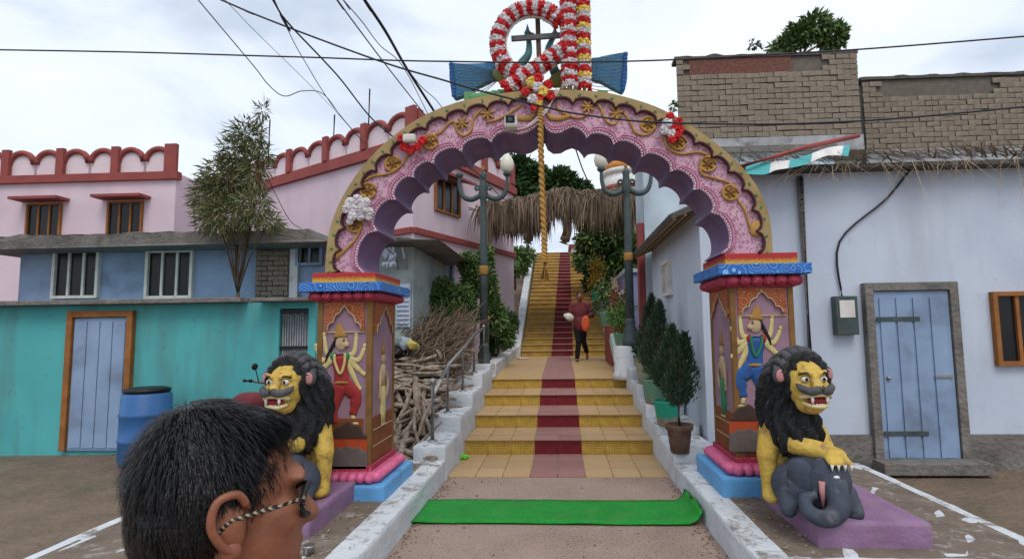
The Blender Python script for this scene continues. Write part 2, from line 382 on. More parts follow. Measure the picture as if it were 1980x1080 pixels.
MT['skin'] = paint('brown_skin', (.28, .11, .06), (.21, .075, .042), 25, (.1, .035, .02), .3, 18, rough=.45, bump=.45, bsc=120, bd=.003)
MT['hair'] = paint('black_hair', (.008, .008, .009), None, da=0, rough=.35, bump=.35, bsc=150)
MT['shirt'] = paint('maroon_shirt', (.17, .035, .04), (.12, .025, .03), 8, da=0, rough=.9)
MT['trouser'] = paint('black_trousers', (.012, .013, .018), None, da=0, rough=.9)
MT['orange'] = paint('orange_bag', (.7, .12, .04), None, 8, da=0, rough=.6)
MT['whitecloth'] = paint('white_cloth', (.7, .68, .6), None, 8, da=.2)
def matgreen():
    q = NT('green_matting'); x, y, z = q.xyz(); w = q.math('MULTIPLY', q.math('SINE', q.math('MULTIPLY', x, 420.0)), q.math('SINE', q.math('MULTIPLY', y, 420.0)))
    c = q.mix(q.ramp(q.noise(3, 4), .3, .7), (.01, .4, .04), (.008, .31, .033)); c = q.mix(q.math('MULTIPLY', q.ramp(q.noise(90, 2), .35, .6), .55), c, (.004, .13, .015)); c = q.mix(q.math('MULTIPLY', q.ramp(q.noise(5, 8, .4, rough=.7), .5, .75), .3), c, (.2, .27, .14))
    q.bump(w, .6, .006); return q.done(c, .5)
MT['mat'] = matgreen()
for k, c in dict(fred=(.32, .025, .025), fgreen=(.03, .2, .1), fblue=(.02, .1, .32), fcream=(.6, .5, .22), fblack=(.012, .012, .013), fgold=(.36, .19, .045), fbrown=(.06, .035, .03), fgrey=(.14, .12, .11), fflesh=(.5, .36, .22), forange=(.45, .07, .02)).items():
    MT[k] = paint('relief_' + k[1:], c, None, 12, (.08, .05, .04), .4, 14)
def piece(name, me, parent, loc, rot=None, scale=None, **kw):    # a piece that shares its mesh with its alikes
    o = bpy.data.objects.new(name, me); COL.objects.link(o)
    if parent: o.parent = parent
    o.location = Vector(loc) - (wloc(parent) if parent else Vector())
    if rot is not None: o.rotation_euler = rot
    if scale: o.scale = scale
    for k, v in kw.items(): o[k] = v
    return o
def structure(o): o['kind'] = 'structure'; return o
def tag(o, label, cat, group=None):
    o['label'] = label; o['category'] = cat
    if group: o['group'] = group
    return o
ROOTLOC = lambda x, y, z: Vector((x, y, z))

# ================================================================ THE SETTING
XL, XR = -1.275, 1.145                                           # inner faces of the kerb walls
def hz(y):                                                       # lie of the hillside
    if y < 9: return -.03
    if y < 16: return -.03 + (y - 9) / 7 * .55
    if y < 26: return .52 + (y - 16) / 10 * 4.2
    return 4.72
g = MB(); xs = [-400, -120, -60] + list(range(-40, 41, 2)) + [60, 120, 400]; ys = [-60, -20] + [q * 1.0 for q in range(-6, 34)] + [40, 60, 120, 500]
for y in ys:
    for x in xs: g.v.append(Vector((x, y, hz(y) + (noise.noise(Vector((x * .3, y * .3, 0))) * .05 - .03 if abs(x) > 2.6 else -.05))))
nx = len(xs)
for j in range(len(ys) - 1):
    for i in range(nx - 1): g.f.append([j * nx + i, j * nx + i + 1, (j + 1) * nx + i + 1, (j + 1) * nx + i]); g.m.append(0); g.s.append(True)
structure(g.build('ground', MT['soil']))
structure(MB().box(-6, 6, -5, 3.3, -.06, -.004).build('road', MT['conc']))
structure(MB().box(XL - .02, XR + .02, 3.2, 6.35, -.05, 0).build('path', MT['conc']))

# --- staircase: tiled lower flight, landing, long upper flight
stair = bpy.data.objects.new('staircase', None); COL.objects.link(stair); stair.location = (-.06, 6.2, 0); stair['kind'] = 'structure'
TW = (XR - XL) / 8; ZL = .87                                # the landing drains forward: higher at its back
LY = [6.2, 7.3, 8.22, 9.2, 10.2]; LZ = [.012, .195, .375, .55, .72]
for i in range(5):
    y1 = LY[i + 1] if i < 4 else 15.7
    MB().box(XL + .006, XR - .006 if i < 4 else XR + .1, LY[i] + .02, y1 + .05, -.05 if i == 0 else LZ[i] - .35, LZ[i] - .012).build('step_core', MT['grout'], stair)
tile_me = {}
for nm, m in (('tile', 'tile'), ('tilered', 'tilered')):
    for d in (.305, .3117, .33, .34):
        b = MB().box(-TW / 2 + .003, TW / 2 - .003, 0, d - .006, -.012, 0); tile_me[nm, d] = b.mesh('floor_tile', MT[m])
for i in range(4):
    dep = LY[i + 1] - LY[i]; n = 2 if i == 0 else 3
    n = 3; d = dep / n
    for m in ('tile', 'tilered'):
        tile_me[m, i] = MB().box(-TW / 2 + .004, TW / 2 - .004, 0, d - .008, -.012, 0).mesh('floor_tile', MT[m])
    for r in range(n):
        for c in range(8):
            piece('floor_tile', tile_me['tilered' if c in (3, 4) else 'tile', i], stair, (XL + TW * (c + .5), LY[i] + r * d - (.025 if i and r == 0 else 0), LZ[i] + rnd.uniform(-.0015, .0015)))
for i in range(1, 5):
    h = LZ[i] - LZ[i - 1] - .013
    for m in ('riser', 'riserred'):
        tile_me[m] = MB().box(-TW / 2 + .0015, TW / 2 - .0015, 0, .02, 0, h).mesh('riser_tile', MT[m])
    for c in range(8):
        piece('riser_tile', tile_me['riserred' if c in (3, 4) else 'riser'], stair, (XL + TW * (c + .5), LY[i] + rnd.uniform(-.001, .001), LZ[i - 1]))
for a, b_, m in ((XL, XL + 3 * TW, 'tile'), (XL + 3 * TW, XL + 5 * TW, 'tilered'), (XL + 5 * TW, XR + .1, 'tile')):
    MB().prism([(a + .002, LY[4] - .025, LZ[4] - .012), (a + .002, LY[4] - .025, LZ[4]), (a + .002, 15.6, ZL), (a + .002, 15.6, LZ[4] - .012)], (b_ - a - .004, 0, 0)).build('landing_paving', MT[m], stair)
UX0, UX1 = -1.13, 1.27; NU = 25
for k in range(NU):
    y = 15.6 + .36 * k; z = ZL + .165 * (k + 1); a0 = UX0 + .004 * k; a1 = UX1
    c0 = -.28 + .012 * k; c1 = .32 + .005 * k
    for a, b_, m in ((a0, c0, 'riser'), (c0, c1, 'riserred'), (c1, a1, 'riser')):
        MB().box(a + .001, b_ - .001, y, y + .4, z - .26, z - .03).build('riser', MT[m], stair)
    MB().box(a0, c0, y - .03, y + .4, z - .029, z).build('tread', MT['tile'], stair)
    MB().box(c0 + .001, c1 - .001, y - .03, y + .4, z - .029, z).build('tread', MT['tilered'], stair)
    MB().box(c1, a1, y - .03, y + .4, z - .029, z).build('tread', MT['tile'], stair)
MB().box(UX0 - 1.5, UX1 + 1.5, 15.6 + .36 * NU, 32, 4.0, ZL + .165 * NU).build('top_landing', MT['conc'], stair)

# --- whitewashed stepped side walls
def stepped(name, label, sx, steps, inner, outer):
    t = thing(name, label, 'wall', ((inner + outer) / 2, steps[0][0], 0))
    for y0, y1, z, o in steps:
        b = MB(); n = max(2, int((y1 - y0) / .12)); 
        x0, x1 = min(inner, o), max(inner, o); b.box(x0, x1, y0, y1 - .002, -.2, z)
        roughen(b.build('wall_block', MT['kerb'], t, bevel=.018), .012, .14, 4 if y0 < 6 else 3)
    return t
BL = [(3.2, 6.07, .22), (6.07, 6.99, .36), (6.99, 7.93, .54), (7.93, 8.93, .72), (8.93, 9.9, .92), (9.9, 10.6, 1.0)]
lw = stepped('stepped_wall', 'whitewashed stepped wall left of the stairs carrying the steel handrail', -1, [(a, b, c, -3.4 if i == 0 else -1.6 - .03 * i) for i, (a, b, c) in enumerate(BL)], XL, 0)
BR = [(3.43, 5.95, .22), (5.95, 6.95, .31), (6.95, 7.8, .42), (7.8, 8.66, .57), (8.66, 9.5, .75), (9.5, 10.6, .93), (10.6, 11.8, 1.05)]
rw = stepped('stepped_wall', 'whitewashed stepped wall right of the stairs with the potted conifers on it', 1, [(a, b, c, 3.0 if i == 0 else 1.66) for i, (a, b, c) in enumerate(BR)], XR, 0)
MB().box(-3.3, XL - .2, 3.32, 5.9, .2, .223).build('cement_top', MT['plattop'], lw)
MB().box(XR + .2, 2.9, 3.55, 5.85, .2, .223).build('cement_top', MT['plattop'], rw)
def slopewall(name, label, x0, x1, pts):
    b = MB(); b.prism([(x0, y, z) for y, z in pts], (x1 - x0, 0, 0)); return tag(b.build(name, MT['white'], bevel=.02), label, 'wall')
slopewall('low_wall', 'white sloping parapet beside the landing on the left', XL - .2, XL + .02, [(10.65, -.2), (10.65, .98), (12.5, 1.02), (15.4, 1.1), (15.4, -.2)])
slopewall('low_wall', 'white parapet climbing along the left of the upper flight', UX0 - .24, UX0 - .01, [(15.45, .2), (15.45, 1.15), (24.8, 5.35), (24.8, 3)])
slopewall('low_wall', 'white parapet beside the landing below the right lamp post', XR + .11, XR + .38, [(11.82, -.2), (11.82, 1.13), (15.6, 1.25), (15.6, -.2)])
t = thing('low_wall', 'white stepped parapet climbing along the right of the upper flight', 'wall', (UX1 + .1, 15.6, .5))
for k in range(13):
    y = 15.62 + k * .72; z = 1.25 + .33 * k
    MB().box(UX1 + .005, UX1 + .22, y, y + .718, z - .9, z + (.12 if k % 2 else 0)).build('wall_block', MT['white'], t, bevel=.015)

# ================================================================ GATEWAY ARCH
def pillar(label, X0, X1, Y0, Y1, lev, pxm, flip):
    z = lambda py, off=0: PY(pxm, py, Y0 + off).z
    zb = .223; yb0 = z(lev['yb1']); 
    t = thing('gate_pillar', label, 'pillar', ((X0 + X1) / 2, (Y0 + Y1) / 2, zb), 'pillars of the painted gateway')
    zl, zp, zs0, zs1, zc, zs, zt = z(lev['base'], -.1), z(lev['pink'], -.05), z(lev['shaft']), z(lev['lobe0']), z(lev['lobe1'], -.1), z(lev['slab'], -.12), z(lev['top'])
    MB().box(X0 - .17, X1 + .17, Y0 - .13, Y1 + .13, zb - .02, zl).build('plinth_block', MT['bluebase'], t, bevel=.015); roughen(t.children[-1], .007, .1)
    # lotus moulding: a ring of petals round the foot
    b = MB(); zc0 = (zl + zp) / 2; hh = (zp - zl) / 2
    b.box(X0 - .06, X1 + .06, Y0 - .04, Y1 + .05, zl, zp + .0)
    def petals(ax0, ay0, ax1, ay1, n, nx_, ny_, mbb, rr, zz, hh2, dep=.05):
        for i in range(n):
            f = (i + .5) / n; c = Vector((ax0 + (ax1 - ax0) * f, ay0 + (ay1 - ay0) * f, zz)); w = math.hypot(ax1 - ax0, ay1 - ay0) / n / 2 * 1.22
            r = (w, dep, hh2) if nx_ == 0 else (dep, w, hh2); mbb.ell(c, r, None, 12, 8)
    def ring(mbb, grow, zz, hh2, n, m, dep):
        petals(X0 - grow, Y0 - grow, X1 + grow, Y0 - grow, n, 0, -1, mbb, 0, zz, hh2, dep)
        petals(X0 - grow, Y1 + grow, X1 + grow, Y1 + grow, n, 0, 1, mbb, 0, zz, hh2, dep)
        petals(X0 - grow, Y0 - grow, X0 - grow, Y1 + grow, m, 1, 0, mbb, 0, zz, hh2, dep)
        petals(X1 + grow, Y0 - grow, X1 + grow, Y1 + grow, m, 1, 0, mbb, 0, zz, hh2, dep)
    ring(b, .06, zc0, hh, 8, 12, .06); b.build('lotus_moulding', MT['lotus'], t)
    MB().box(X0 - .03, X1 + .03, Y0 - .03, Y1 + .03, zp - .01, zs0 + .03).build('red_fillet', MT['lobe'], t, bevel=.006)
    MB().box(X0, X1, Y0, Y1, zs0, zs1 + .03).build('shaft', MT['mauve'], t)
    for x in (X0, X1):
        for y in (Y0, Y1): MB().box(x - (.012 if x == X0 else .036), x + (.036 if x == X0 else .012), y - (.012 if y == Y0 else .036), y + (.036 if y == Y0 else .012), zs0 + .03, zs1).build('corner_trim', MT['trim'], t, bevel=.006)
    xi = X1 if not flip else X0; sg = 1 if not flip else -1
    # lower rust-coloured panels
    zl2 = z(lev['panel'])
    for x0, x1, y0, y1 in ((X0 + .055, X1 - .055, Y0 - .01, Y0 + .01), (xi - .01, xi + .01, Y0 + .055, Y1 - .055)):
        MB().box(x0, x1, y0, y1, zs0 + .035, zl2).build('lower_panel', MT['lowpanel'], t, bevel=.004)
    for k in (.35, .68):
        zz = zs0 + (zl2 - zs0) * k + .02; MB().box(xi - .014, xi + .014, Y0 + .06, Y1 - .06, zz, zz + .008).build('panel_line', MT['fflesh'], t)
    # cusped niche heads in scrollwork
    def niche(P, w, zt_, zb_, cusp, mbname='scroll_panel'):
        pts = [P(0, zt_), P(1, zt_), P(1, zb_)]
        arc = [(.93, .0), (.9, .22), (.78, .3), (.74, .5), (.62, .62), (.54, .8), (.5, .9), (.46, .8), (.38, .62), (.26, .5), (.22, .3), (.1, .22), (.07, .0)]
        arc2 = []
        for i in range(len(arc) - 1):
            (a, h), (c, k) = arc[i], arc[i + 1]
            for q in range(4):
                f = q / 4; bu = math.sin(math.pi * f) * (.035 if i not in (5, 6) else -.01)
                arc2.append((a + (c - a) * f, h + (k - h) * f + bu))
        arc2.append(arc[-1])
        inner = [P(a, zb_ + (zt_ - zb_) * h) for a, h in arc2]
        b = MB(); b.prism(pts + inner + [P(0, zb_)], P.nrm * -.018); b.build(mbname, MT['scroll'], t)
        MB().tube([p + P.nrm * .006 for p in inner], .0065, 5).build('niche_rim', MT['fflesh'], t)
    class Pf:
        nrm = Vector((0, -1, 0))
        def __call__(s, f, zz): return Vector((X0 + .055 + (X1 - X0 - .11) * f, Y0 - .016, zz))
    class Ps:
        nrm = Vector((sg, 0, 0))
        def __call__(s, f, zz): return Vector((xi + sg * .016, Y0 + .055 + (Y1 - Y0 - .11) * f, zz))
    niche(Pf(), 0, zs1 - .005, z(lev['niche']), 5); niche(Ps(), 0, zs1 - .005, z(lev['niche']) - .02, 5)
    for side in (0,):
        zz = z(lev['niche']); MB().box(X0 + .055, X1 - .055, Y0 - .012, Y0 + .01, zz - .012, zz).build('niche_ledge', MT['fflesh'], t)
    # cornice
    b = MB(); b.box(X0 - .03, X1 + .03, Y0 - .03, Y1 + .03, zs1, zc - .003)
    ring(b, .045, zs1 + (zc - zs1) * .55, (zc - zs1) * .48, 6, 8, .06); b.build('lobed_capital', MT['lobe'], t)
    MB().box(X0 - .13, X1 + .13, Y0 - .13, Y1 + .13, zc, zs).build('scroll_slab', MT['blueslab'], t, bevel=.006)
    q = NT('yellow_red_band'); zz = q.xyz()[2]
    f = q.ramp(q.math('ADD', zz, q.math('MULTIPLY', q.noise(70, 2), .06)), zs - zb + .05, zs - zb + .085)
    mb_ = q.done(q.mix(f, (.6, .34, .03), (.4, .03, .03)), .6)
    MB().box(X0 - .05, X1 + .05, Y0 - .05, Y1 + .05, zs, zt).build('colour_band', mb_, t, bevel=.006)
    return t, dict(X0=X0, X1=X1, Y0=Y0, Y1=Y1, z=z, xi=xi, sg=sg)
levL = dict(base=937, pink=912, shaft=905, panel=808, niche=640, lobe0=583, lobe1=563, slab=545, top=528)
levR = dict(base=922, pink=896, shaft=890, panel=800, niche=608, lobe0=555, lobe1=530, slab=509, top=490)
levL['yb1'] = levL['top']; levR['yb1'] = levR['top']
pl, PL = pillar('left painted gate pillar behind the lion, with a dancer in red trousers on it', -2.1, -1.64, 4.72, 5.36, levL, 665, False)
pr, PR = pillar('right painted gate pillar behind the lion, with a dancer in blue trousers on it', 1.467, 1.98, 4.86, 5.5, levR, 1465, True)

arch = thing('gateway_arch', 'pink scalloped arch with gold border spanning the two painted pillars', 'arch', (-.07, 4.9, PL['z'](528)))
outer_px = [(631, 527), (633, 490), (640, 445), (655, 402), (676, 362), (702, 325), (734, 290), (770, 259), (812, 231), (860, 209), (918, 192), (980, 182), (1045, 177), (1110, 177), (1165, 181), (1215, 192), (1262, 207), (1308, 229), (1352, 257), (1392, 287), (1428, 320), (1456, 354), (1476, 392), (1487, 432), (1492, 490)]
outer = spline([Q(*p) for p in outer_px], 5)
ctr = Q(1058, 500)
def inset(p, k): d = (ctr - p); return p + d.normalized() * k
def bulges(cusps, amt, n, c):                                    # arcs bulging away from the centre between cusps
    out = []
    for i in range(len(cusps) - 1):
        a, b = cusps[i], cusps[i + 1]; mid = (a + b) / 2; o = (mid - c).normalized(); h = (b - a).length * amt
        # perpendicular to the chord, pointing outwards
        ch = (b - a).normalized(); o = (o - ch * o.dot(ch)).normalized()
        for k in range(n): f = k / n; out.append(a + (b - a) * f + o * h * math.sqrt(max(0, 1 - (2 * f - 1) ** 2)) )
    return out + [cusps[-1]]
cum = [0]
for a, b in zip(outer, outer[1:]): cum.append(cum[-1] + (b - a).length)
def along(pts, cum, s):
    for i in range(len(cum) - 1):
        if cum[i + 1] >= s: return pts[i].lerp(pts[i + 1], (s - cum[i]) / max(1e-9, cum[i + 1] - cum[i]))
    return pts[-1]
NS = 27
cusps_o = [inset(along(outer, cum, cum[-1] * i / NS), .125) for i in range(NS + 1)]
scal = bulges(cusps_o, .3, 7, ctr)
Lc = [(950, 276), (893, 294), (839, 317), (801, 343), (766, 386), (730, 446), (706, 527)]
Rc = [(1134, 268), (1186, 280), (1240, 304), (1296, 332), (1340, 367), (1374, 411), (1394, 490)]
ogL = [Q(1044, 236), Q(1035, 247), Q(1020, 256), Q(1003, 260), Q(988, 257), Q(975, 254), Q(962, 259), Q(953, 269)]
ogR = [Q(1050, 236), Q(1056, 250), Q(1068, 258), Q(1084, 257), Q(1096, 250), Q(1108, 246), Q(1122, 251), Q(1131, 261)]
left_in = bulges([Q(*p) for p in Lc], .3, 9, ctr); right_in = bulges([Q(*p) for p in Rc], .3, 9, ctr)
inner = left_in[::-1] + ogL[::-1] + ogR + right_in
DEP = Vector((0, .58, 0))
b = MB(); b.prism(scal + inner[::-1], DEP, 0, 1); b.build('arch_body', [MT['squig'], MT['soffit']], arch)
b = MB(); b.prism([p + ARN * .03 for p in outer + scal[::-1]], Vector((0, .64, 0))); b.build('gold_border', MT['gold'], arch)
MB().tube([p + ARN * .03 for p in scal], .014, 5).build('scalloped_line', MT['darkline'], arch)
MB().tube([inset(p, -.035) + ARN * .004 for p in inner], .009, 5).build('moulding', MT['pinkline'], arch)
MB().tube([inset(p, -.06) + ARN * .002 for p in inner], .005, 5).build('moulding', MT['pinkline'], arch)
b = MB(); acc = 0
for p, q in zip(inner, inner[1:]):
    d = (q - p).length
    while acc < d: b.ell(inset(p.lerp(q, acc / d), -.014) + ARN * .006, .0075, None, 6, 4); acc += .026
    acc -= d
b.build('light_beads', MT['bead'], arch, kind='stuff')
b = MB()
for i in range(0, len(outer), 3): c = inset(outer[i], .045) + ARN * .033; b.obox(c, (.025, .008, .012), rotm(0, rnd.random() * 3, 0))
b.build('painted_sprigs', MT['fgreen'], arch, kind='stuff')
stems = [[(650, 500), (668, 484), (688, 462), (700, 436), (710, 400)], [(702, 352), (722, 341), (755, 335), (778, 318), (790, 298)], [(815, 268), (850, 258), (865, 242), (878, 236), (884, 252), (895, 263), (910, 255), (916, 230), (930, 214)], [(940, 238), (962, 232), (982, 222), (1008, 204)],
         [(1075, 205), (1090, 220), (1118, 229), (1137, 220)], [(1147, 196), (1160, 208), (1172, 234), (1188, 241), (1196, 224)], [(1205, 218), (1218, 236), (1228, 256), (1246, 262), (1262, 254)], [(1283, 262), (1291, 286), (1315, 298), (1350, 295), (1374, 303)], [(1352, 320), (1358, 338), (1385, 346), (1408, 354), (1420, 366)], [(1425, 386), (1440, 408), (1447, 432), (1456, 452)]]
for st in stems: MB().tube(spline([Q(*p) + ARN * .012 for p in st], 6), .011, 6).build('relief_stem', MT['relief'], arch)
def disc_pts(c, r, n=18, ph=0):
    U = Vector((1, .036, 0)).normalized(); return [c + (U * math.cos(2 * math.pi * i / n + ph) + Vector((0, 0, 1)) * math.sin(2 * math.pi * i / n + ph)) * r for i in range(n)]
def wheel(px, py, r, star):
    c = Q(px, py); b = MB(); U = Vector((1, .036, 0)).normalized()
    b = MB()
    if not star:
        b.prism([p + ARN * .012 for p in disc_pts(c, r)], -ARN * .014); b.tube([p + ARN * .014 for p in disc_pts(c, r)], .011, 6, closed=True)
    w = b.build('relief_wheel', MT['relief'], arch) if not star else None
    b2 = MB(); n = 6 if not star else 7
    for k in range(n):
        a = 2 * math.pi * k / n + .3; d = U * math.cos(a) + Vector((0, 0, 1)) * math.sin(a); s_ = d.cross(ARN)
        L_ = r * (.9 if not star else 1.15); x = d; mat3 = Matrix((d, s_, ARN)).transposed()
        b2.ell(c + d * L_ * .52 + ARN * .016, (L_ * .46, L_ * (.17 if not star else .14), .012), mat3, 8, 6)
    b2.ell(c + ARN * .018, (.016,) * 3, None, 8, 6)
    if star: b2.build('relief_flower', MT['relief'], arch)
    else: b2.build('petals', MT['trim'], w)
for x, y in ((760, 317), (713, 369), (832, 275), (687, 434), (1253, 241), (1311, 276), (1368, 318), (1411, 373)): wheel(x, y, .066, False)
for x, y in ((894, 240), (943, 221), (1137, 208), (1191, 221)): wheel(x, y, .066, True)
b = MB(); b.ell(Q(1462, 442) + ARN * .01, (.06, .02, .075), rotm(0, .5, 0)); b.build('relief_bud', MT['relief'], arch)
b = MB(); b.ell(Q(652, 492) + ARN * .01, (.035, .02, .07), rotm(0, .7, 0)); b.build('relief_bud', MT['relief'], arch)
for sx in (-1, 1):
    b = MB()
    for k in range(7): b.ell(Q(1046 + sx * (16 + 5 * k), 226 + 2 * k - k * k * .3) + ARN * .01, (.05, .015, .016), rotm(0, sx * (.9 - .15 * k), 0), 8, 6)
    b.build('relief_wing', MT['relief'], arch)

# ---- relief figures on the pillars
def limb(b, pts, w, P, h=.02, n=10):
    pts = spline([P(*p) for p in pts], 4); k = len(b.v); b.tube(pts, w, n); y = pts[0].y
    for v in b.v[k:]: v.y = y + (v.y - y) * .3
def figure(t, info, px_, pants, torso, armc, flip, side):
    f = -1 if flip else 1
    Y = info['Y0']
    def P(px, py, off=0): v = PY(px, py, Y - .004); return v + Vector((0, -off, 0))
    x0 = px_
    def X(dx): return x0 + f * dx
    S_ = lambda r: [q * Y / F for q in r]
    L_ = lambda pts: [(X(a), c) for a, c in pts]
    y0 = side
    B = MB(); limb(B, L_([(2, y0 + 100), (-6, y0 + 122), (-14, y0 + 150), (-10, y0 + 178)]), S_([14, 16, 16, 15, 14, 13, 12, 12, 10, 9, 8, 8, 8]), P)
    limb(B, L_([(6, y0 + 100), (18, y0 + 112), (30, y0 + 124), (28, y0 + 146), (24, y0 + 160)]), S_([14] * 4 + [14] * 4 + [11] * 4 + [8] * 5), P); B.build('relief_trousers', MT[pants], t)
    B = MB(); limb(B, L_([(0, y0 + 44), (1, y0 + 66), (2, y0 + 84), (3, y0 + 98)]), S_([16, 18, 18, 17, 16, 15, 14, 14, 14, 15, 15, 16, 16]), P); B.build('relief_tunic', MT[torso], t)
    B = MB()
    for s_ in (-1, 1):
        for k, (ex, ey, hx, hy) in enumerate(((26, 36, 31, 8), (34, 50, 47, 30), (34, 66, 46, 84), (26, 82, 38, 112))):
            if k == 3 and s_ < 0: continue
            limb(B, L_([(s_ * 10, y0 + 46 + k * 2), (s_ * ex, y0 + ey + 6), (s_ * hx, y0 + hy)]), S_([6, 6.5, 6, 5.5, 5, 4.5, 4, 3.5, 3]), P)
            c = P(X(s_ * hx), y0 + hy - 2); B.ell(c, (.017, .008, .021), None, 8, 6)
    limb(B, L_([(24, y0 + 160), (26, y0 + 174)]), S_([5, 5, 4, 4, 4]), P); B.ell(P(X(30), y0 + 178), (.034, .014, .014), None, 8, 6)
    B.build('relief_arms', MT['fcream'], t)
    B = MB(); B.ell(P(X(2), y0 + 22), (.056, .016, .068), None, 14, 10); B.ell(P(X(11), y0 + 26), (.03, .018, .03), None, 10, 8); B.ell(P(X(-8), y0 + 18), (.018, .012, .022)); hd = B.build('relief_face', MT['fflesh'], t)
    B = MB(); B.ell(P(X(8), y0 + 18, .014), (.009, .006, .009)); B.tube([P(X(6), y0 + 13, .014), P(X(12), y0 + 14, .014)], .003, 5); B.tube([P(X(10), y0 + 31, .016), P(X(17), y0 + 29, .016)], .004, 5); B.build('relief_eye', MT['fblack'], hd)
    B = MB()
    for k in range(6): B.tube(spline([P(X(-6 - k), y0 + 12 + k * 3, .005), P(X(-14 - 2 * k), y0 + 24 + k * 4, .005), P(X(-18 - 2 * k), y0 + 40 + k * 4, .003)], 3), .009, 5)
    B.build('relief_hair', MT['fblack'], hd)
    B = MB(); B.lathe(P(X(0), y0 + 12), [(.06, 0), (.062, .02), (.05, .028), (.046, .06), (.038, .066), (.03, .1), (.016, .106), (.004, .135)], 12, axis=rotm(0, -.12 * f, 0) @ Matrix.Diagonal((1, .25, 1))); B.build('relief_crown', MT['fgold'], hd)
    B = MB(); B.tube(spline([P(X(-9), y0 + 42, .022), P(X(-8), y0 + 60, .024), P(X(2), y0 + 82, .024), P(X(10), y0 + 62, .024), P(X(11), y0 + 42, .022)], 5), .012, 6); B.build('relief_garland', MT['fcream'] if not flip else MT['fgreen'], t)
    B = MB(); B.ell(P(X(3), y0 + 99, .006), (.068, .025, .018)); B.build('relief_belt', MT['fgold'], t)
    for s_ in (-1, 1): B = MB(); B.ell(P(X(s_ * 13), y0 + 48, .004), (.03, .02, .036)); B.build('relief_sleeve', MT['fgreen' if not flip else 'fred'], t)
    # rock and ground below
    def band(y1, y2, off, m, dome):
        xa_, xb_ = X(-18), X(53); pts = [P(xa_, y2), P(xb_, y2)] + [P(xb_ + (xa_ - xb_) * k / 10, y1 + (y2 - y1) * .85 * (1 - max(0, math.sin(math.pi * min(1, max(0, (k - .6) / 8.8)))) ** .7) * dome + 3 * math.sin(k * 2.1)) for k in range(11)]
        MB().prism([p + Vector((0, -off, 0)) for p in pts], (0, .02, 0)).build('relief_rock', MT[m], t, bevel=.006)
    band(y0 + 176, y0 + 206, .03, 'fbrown', 1); band(y0 + 200, y0 + 230, .022, 'forange', .15); band(y0 + 222, y0 + 266, .026, 'fgrey', .2)
figure(pl, PL, 658, 'fred', 'fred', 'fcream', False, 640)
figure(pr, PR, 1462, 'fblue', 'fblue', 'fcream', True, 606)
def sidefig(t, info, zf, skirt):
    x = info['xi'] + info['sg'] * .004; yc = (info['Y0'] + info['Y1']) / 2; fl = Matrix.Diagonal((.35, 1, 1))
    z0 = zf
    B = MB(); B.lathe((x, yc, z0), [(.05, 0), (.065, .1), (.06, .25), (.05, .33)], 10, axis=fl); B.build('relief_skirt', MT[skirt], t)
    B = MB(); B.lathe((x, yc, z0 + .33), [(.045, 0), (.055, .1), (.065, .17), (.025, .2)], 10, axis=fl); B.ell((x, yc, z0 + .58), (.02, .04, .05))
    for s_ in (-1, 1): B.tube(spline([(x, yc + s_ * .06, z0 + .48), (x + info['sg'] * .01, yc + s_ * .11, z0 + .36), (x, yc + s_ * .09, z0 + .22)], 4), .014, 6)
    for s_ in (-1, 1): B.ell((x + info['sg'] * .01, yc + s_ * .03, z0 - .01), (.015, .022, .012))
    B.build('relief_body', MT['fflesh'], t)
    B = MB(); B.lathe((x, yc, z0 + .62), [(.042, 0), (.035, .05), (.012, .1), (.004, .13)], 10, axis=fl); B.build('relief_crown', MT['fgold'], t)
sidefig(pl, PL, .78, 'fcream'); sidefig(pr, PR, .82, 'fgreen')
# ================================================================ BUILDINGS
def wallbricks(parent, P0, U, N_, w, h, bw, bh, skip=lambda u, v: False, mt='brick', lim=300, j=.012, d=.03):
    """brick faces standing proud of a mortar bed; P0 lower corner, U along the wall, N_ outward"""
    mes = []
    for s_ in range(4):
        b = MB(); b.box(-bw / 2 + j / 2, bw / 2 - j / 2, -d, 0, -bh / 2 + j / 2, bh / 2 - j / 2)
        b.v = [v + Vector((rnd.uniform(-.008, .008), rnd.uniform(-.006, .006), rnd.uniform(-.006, .006))) for v in b.v]
        mes.append(b.mesh('brick', MT[mt]))
    ang = math.atan2(U.y, U.x); n = 0
    for r in range(int(h / bh)):
        for c in range(int(w / bw) + 2):
            u = (c + .5 + (.5 if r % 2 else 0)) * bw - bw / 2; v = (r + .5) * bh
            lo, hi = max(u - bw / 2, 0), min(u + bw / 2, w)
            if hi - lo < bw * .2 or skip(u, v) or n >= lim: continue
            n += 1; piece('brick', mes[(r * 7 + c * 3) % 4], parent, P0 + U * ((lo + hi) / 2) + Vector((0, 0, v + rnd.uniform(-.006, .006))) + N_ * rnd.uniform(-.006, .012), (0, rnd.uniform(-.012, .012), ang), ((hi - lo) / bw * rnd.uniform(.95, 1.0), 1, rnd.uniform(.9, 1.0)))
def window(parent, c, w, h, U, N_, frame, pane, bars=3, name='window', dep=.05):
    """c centre on the wall"""
    Z = Vector((0, 0, 1)); ro = Matrix((U, -N_, Z)).transposed()
    f = MB(); t_ = .05
    for s_ in (-1, 1): f.obox(c + U * s_ * (w / 2) + N_ * .02, (t_, dep + .04, h + t_), ro); f.obox(c + Z * s_ * (h / 2) + N_ * .02, (w - t_, dep + .04, t_), ro)
    for k in range(1, bars): f.obox(c + U * (w * (k / bars - .5)) + N_ * .02, (t_ * .8, dep, h - t_), ro)
    fo = f.build(name, frame, parent)
    b = MB(); b.obox(c + N_ * .005, (w, .012, h), ro); b.build('pane', pane, fo); return fo
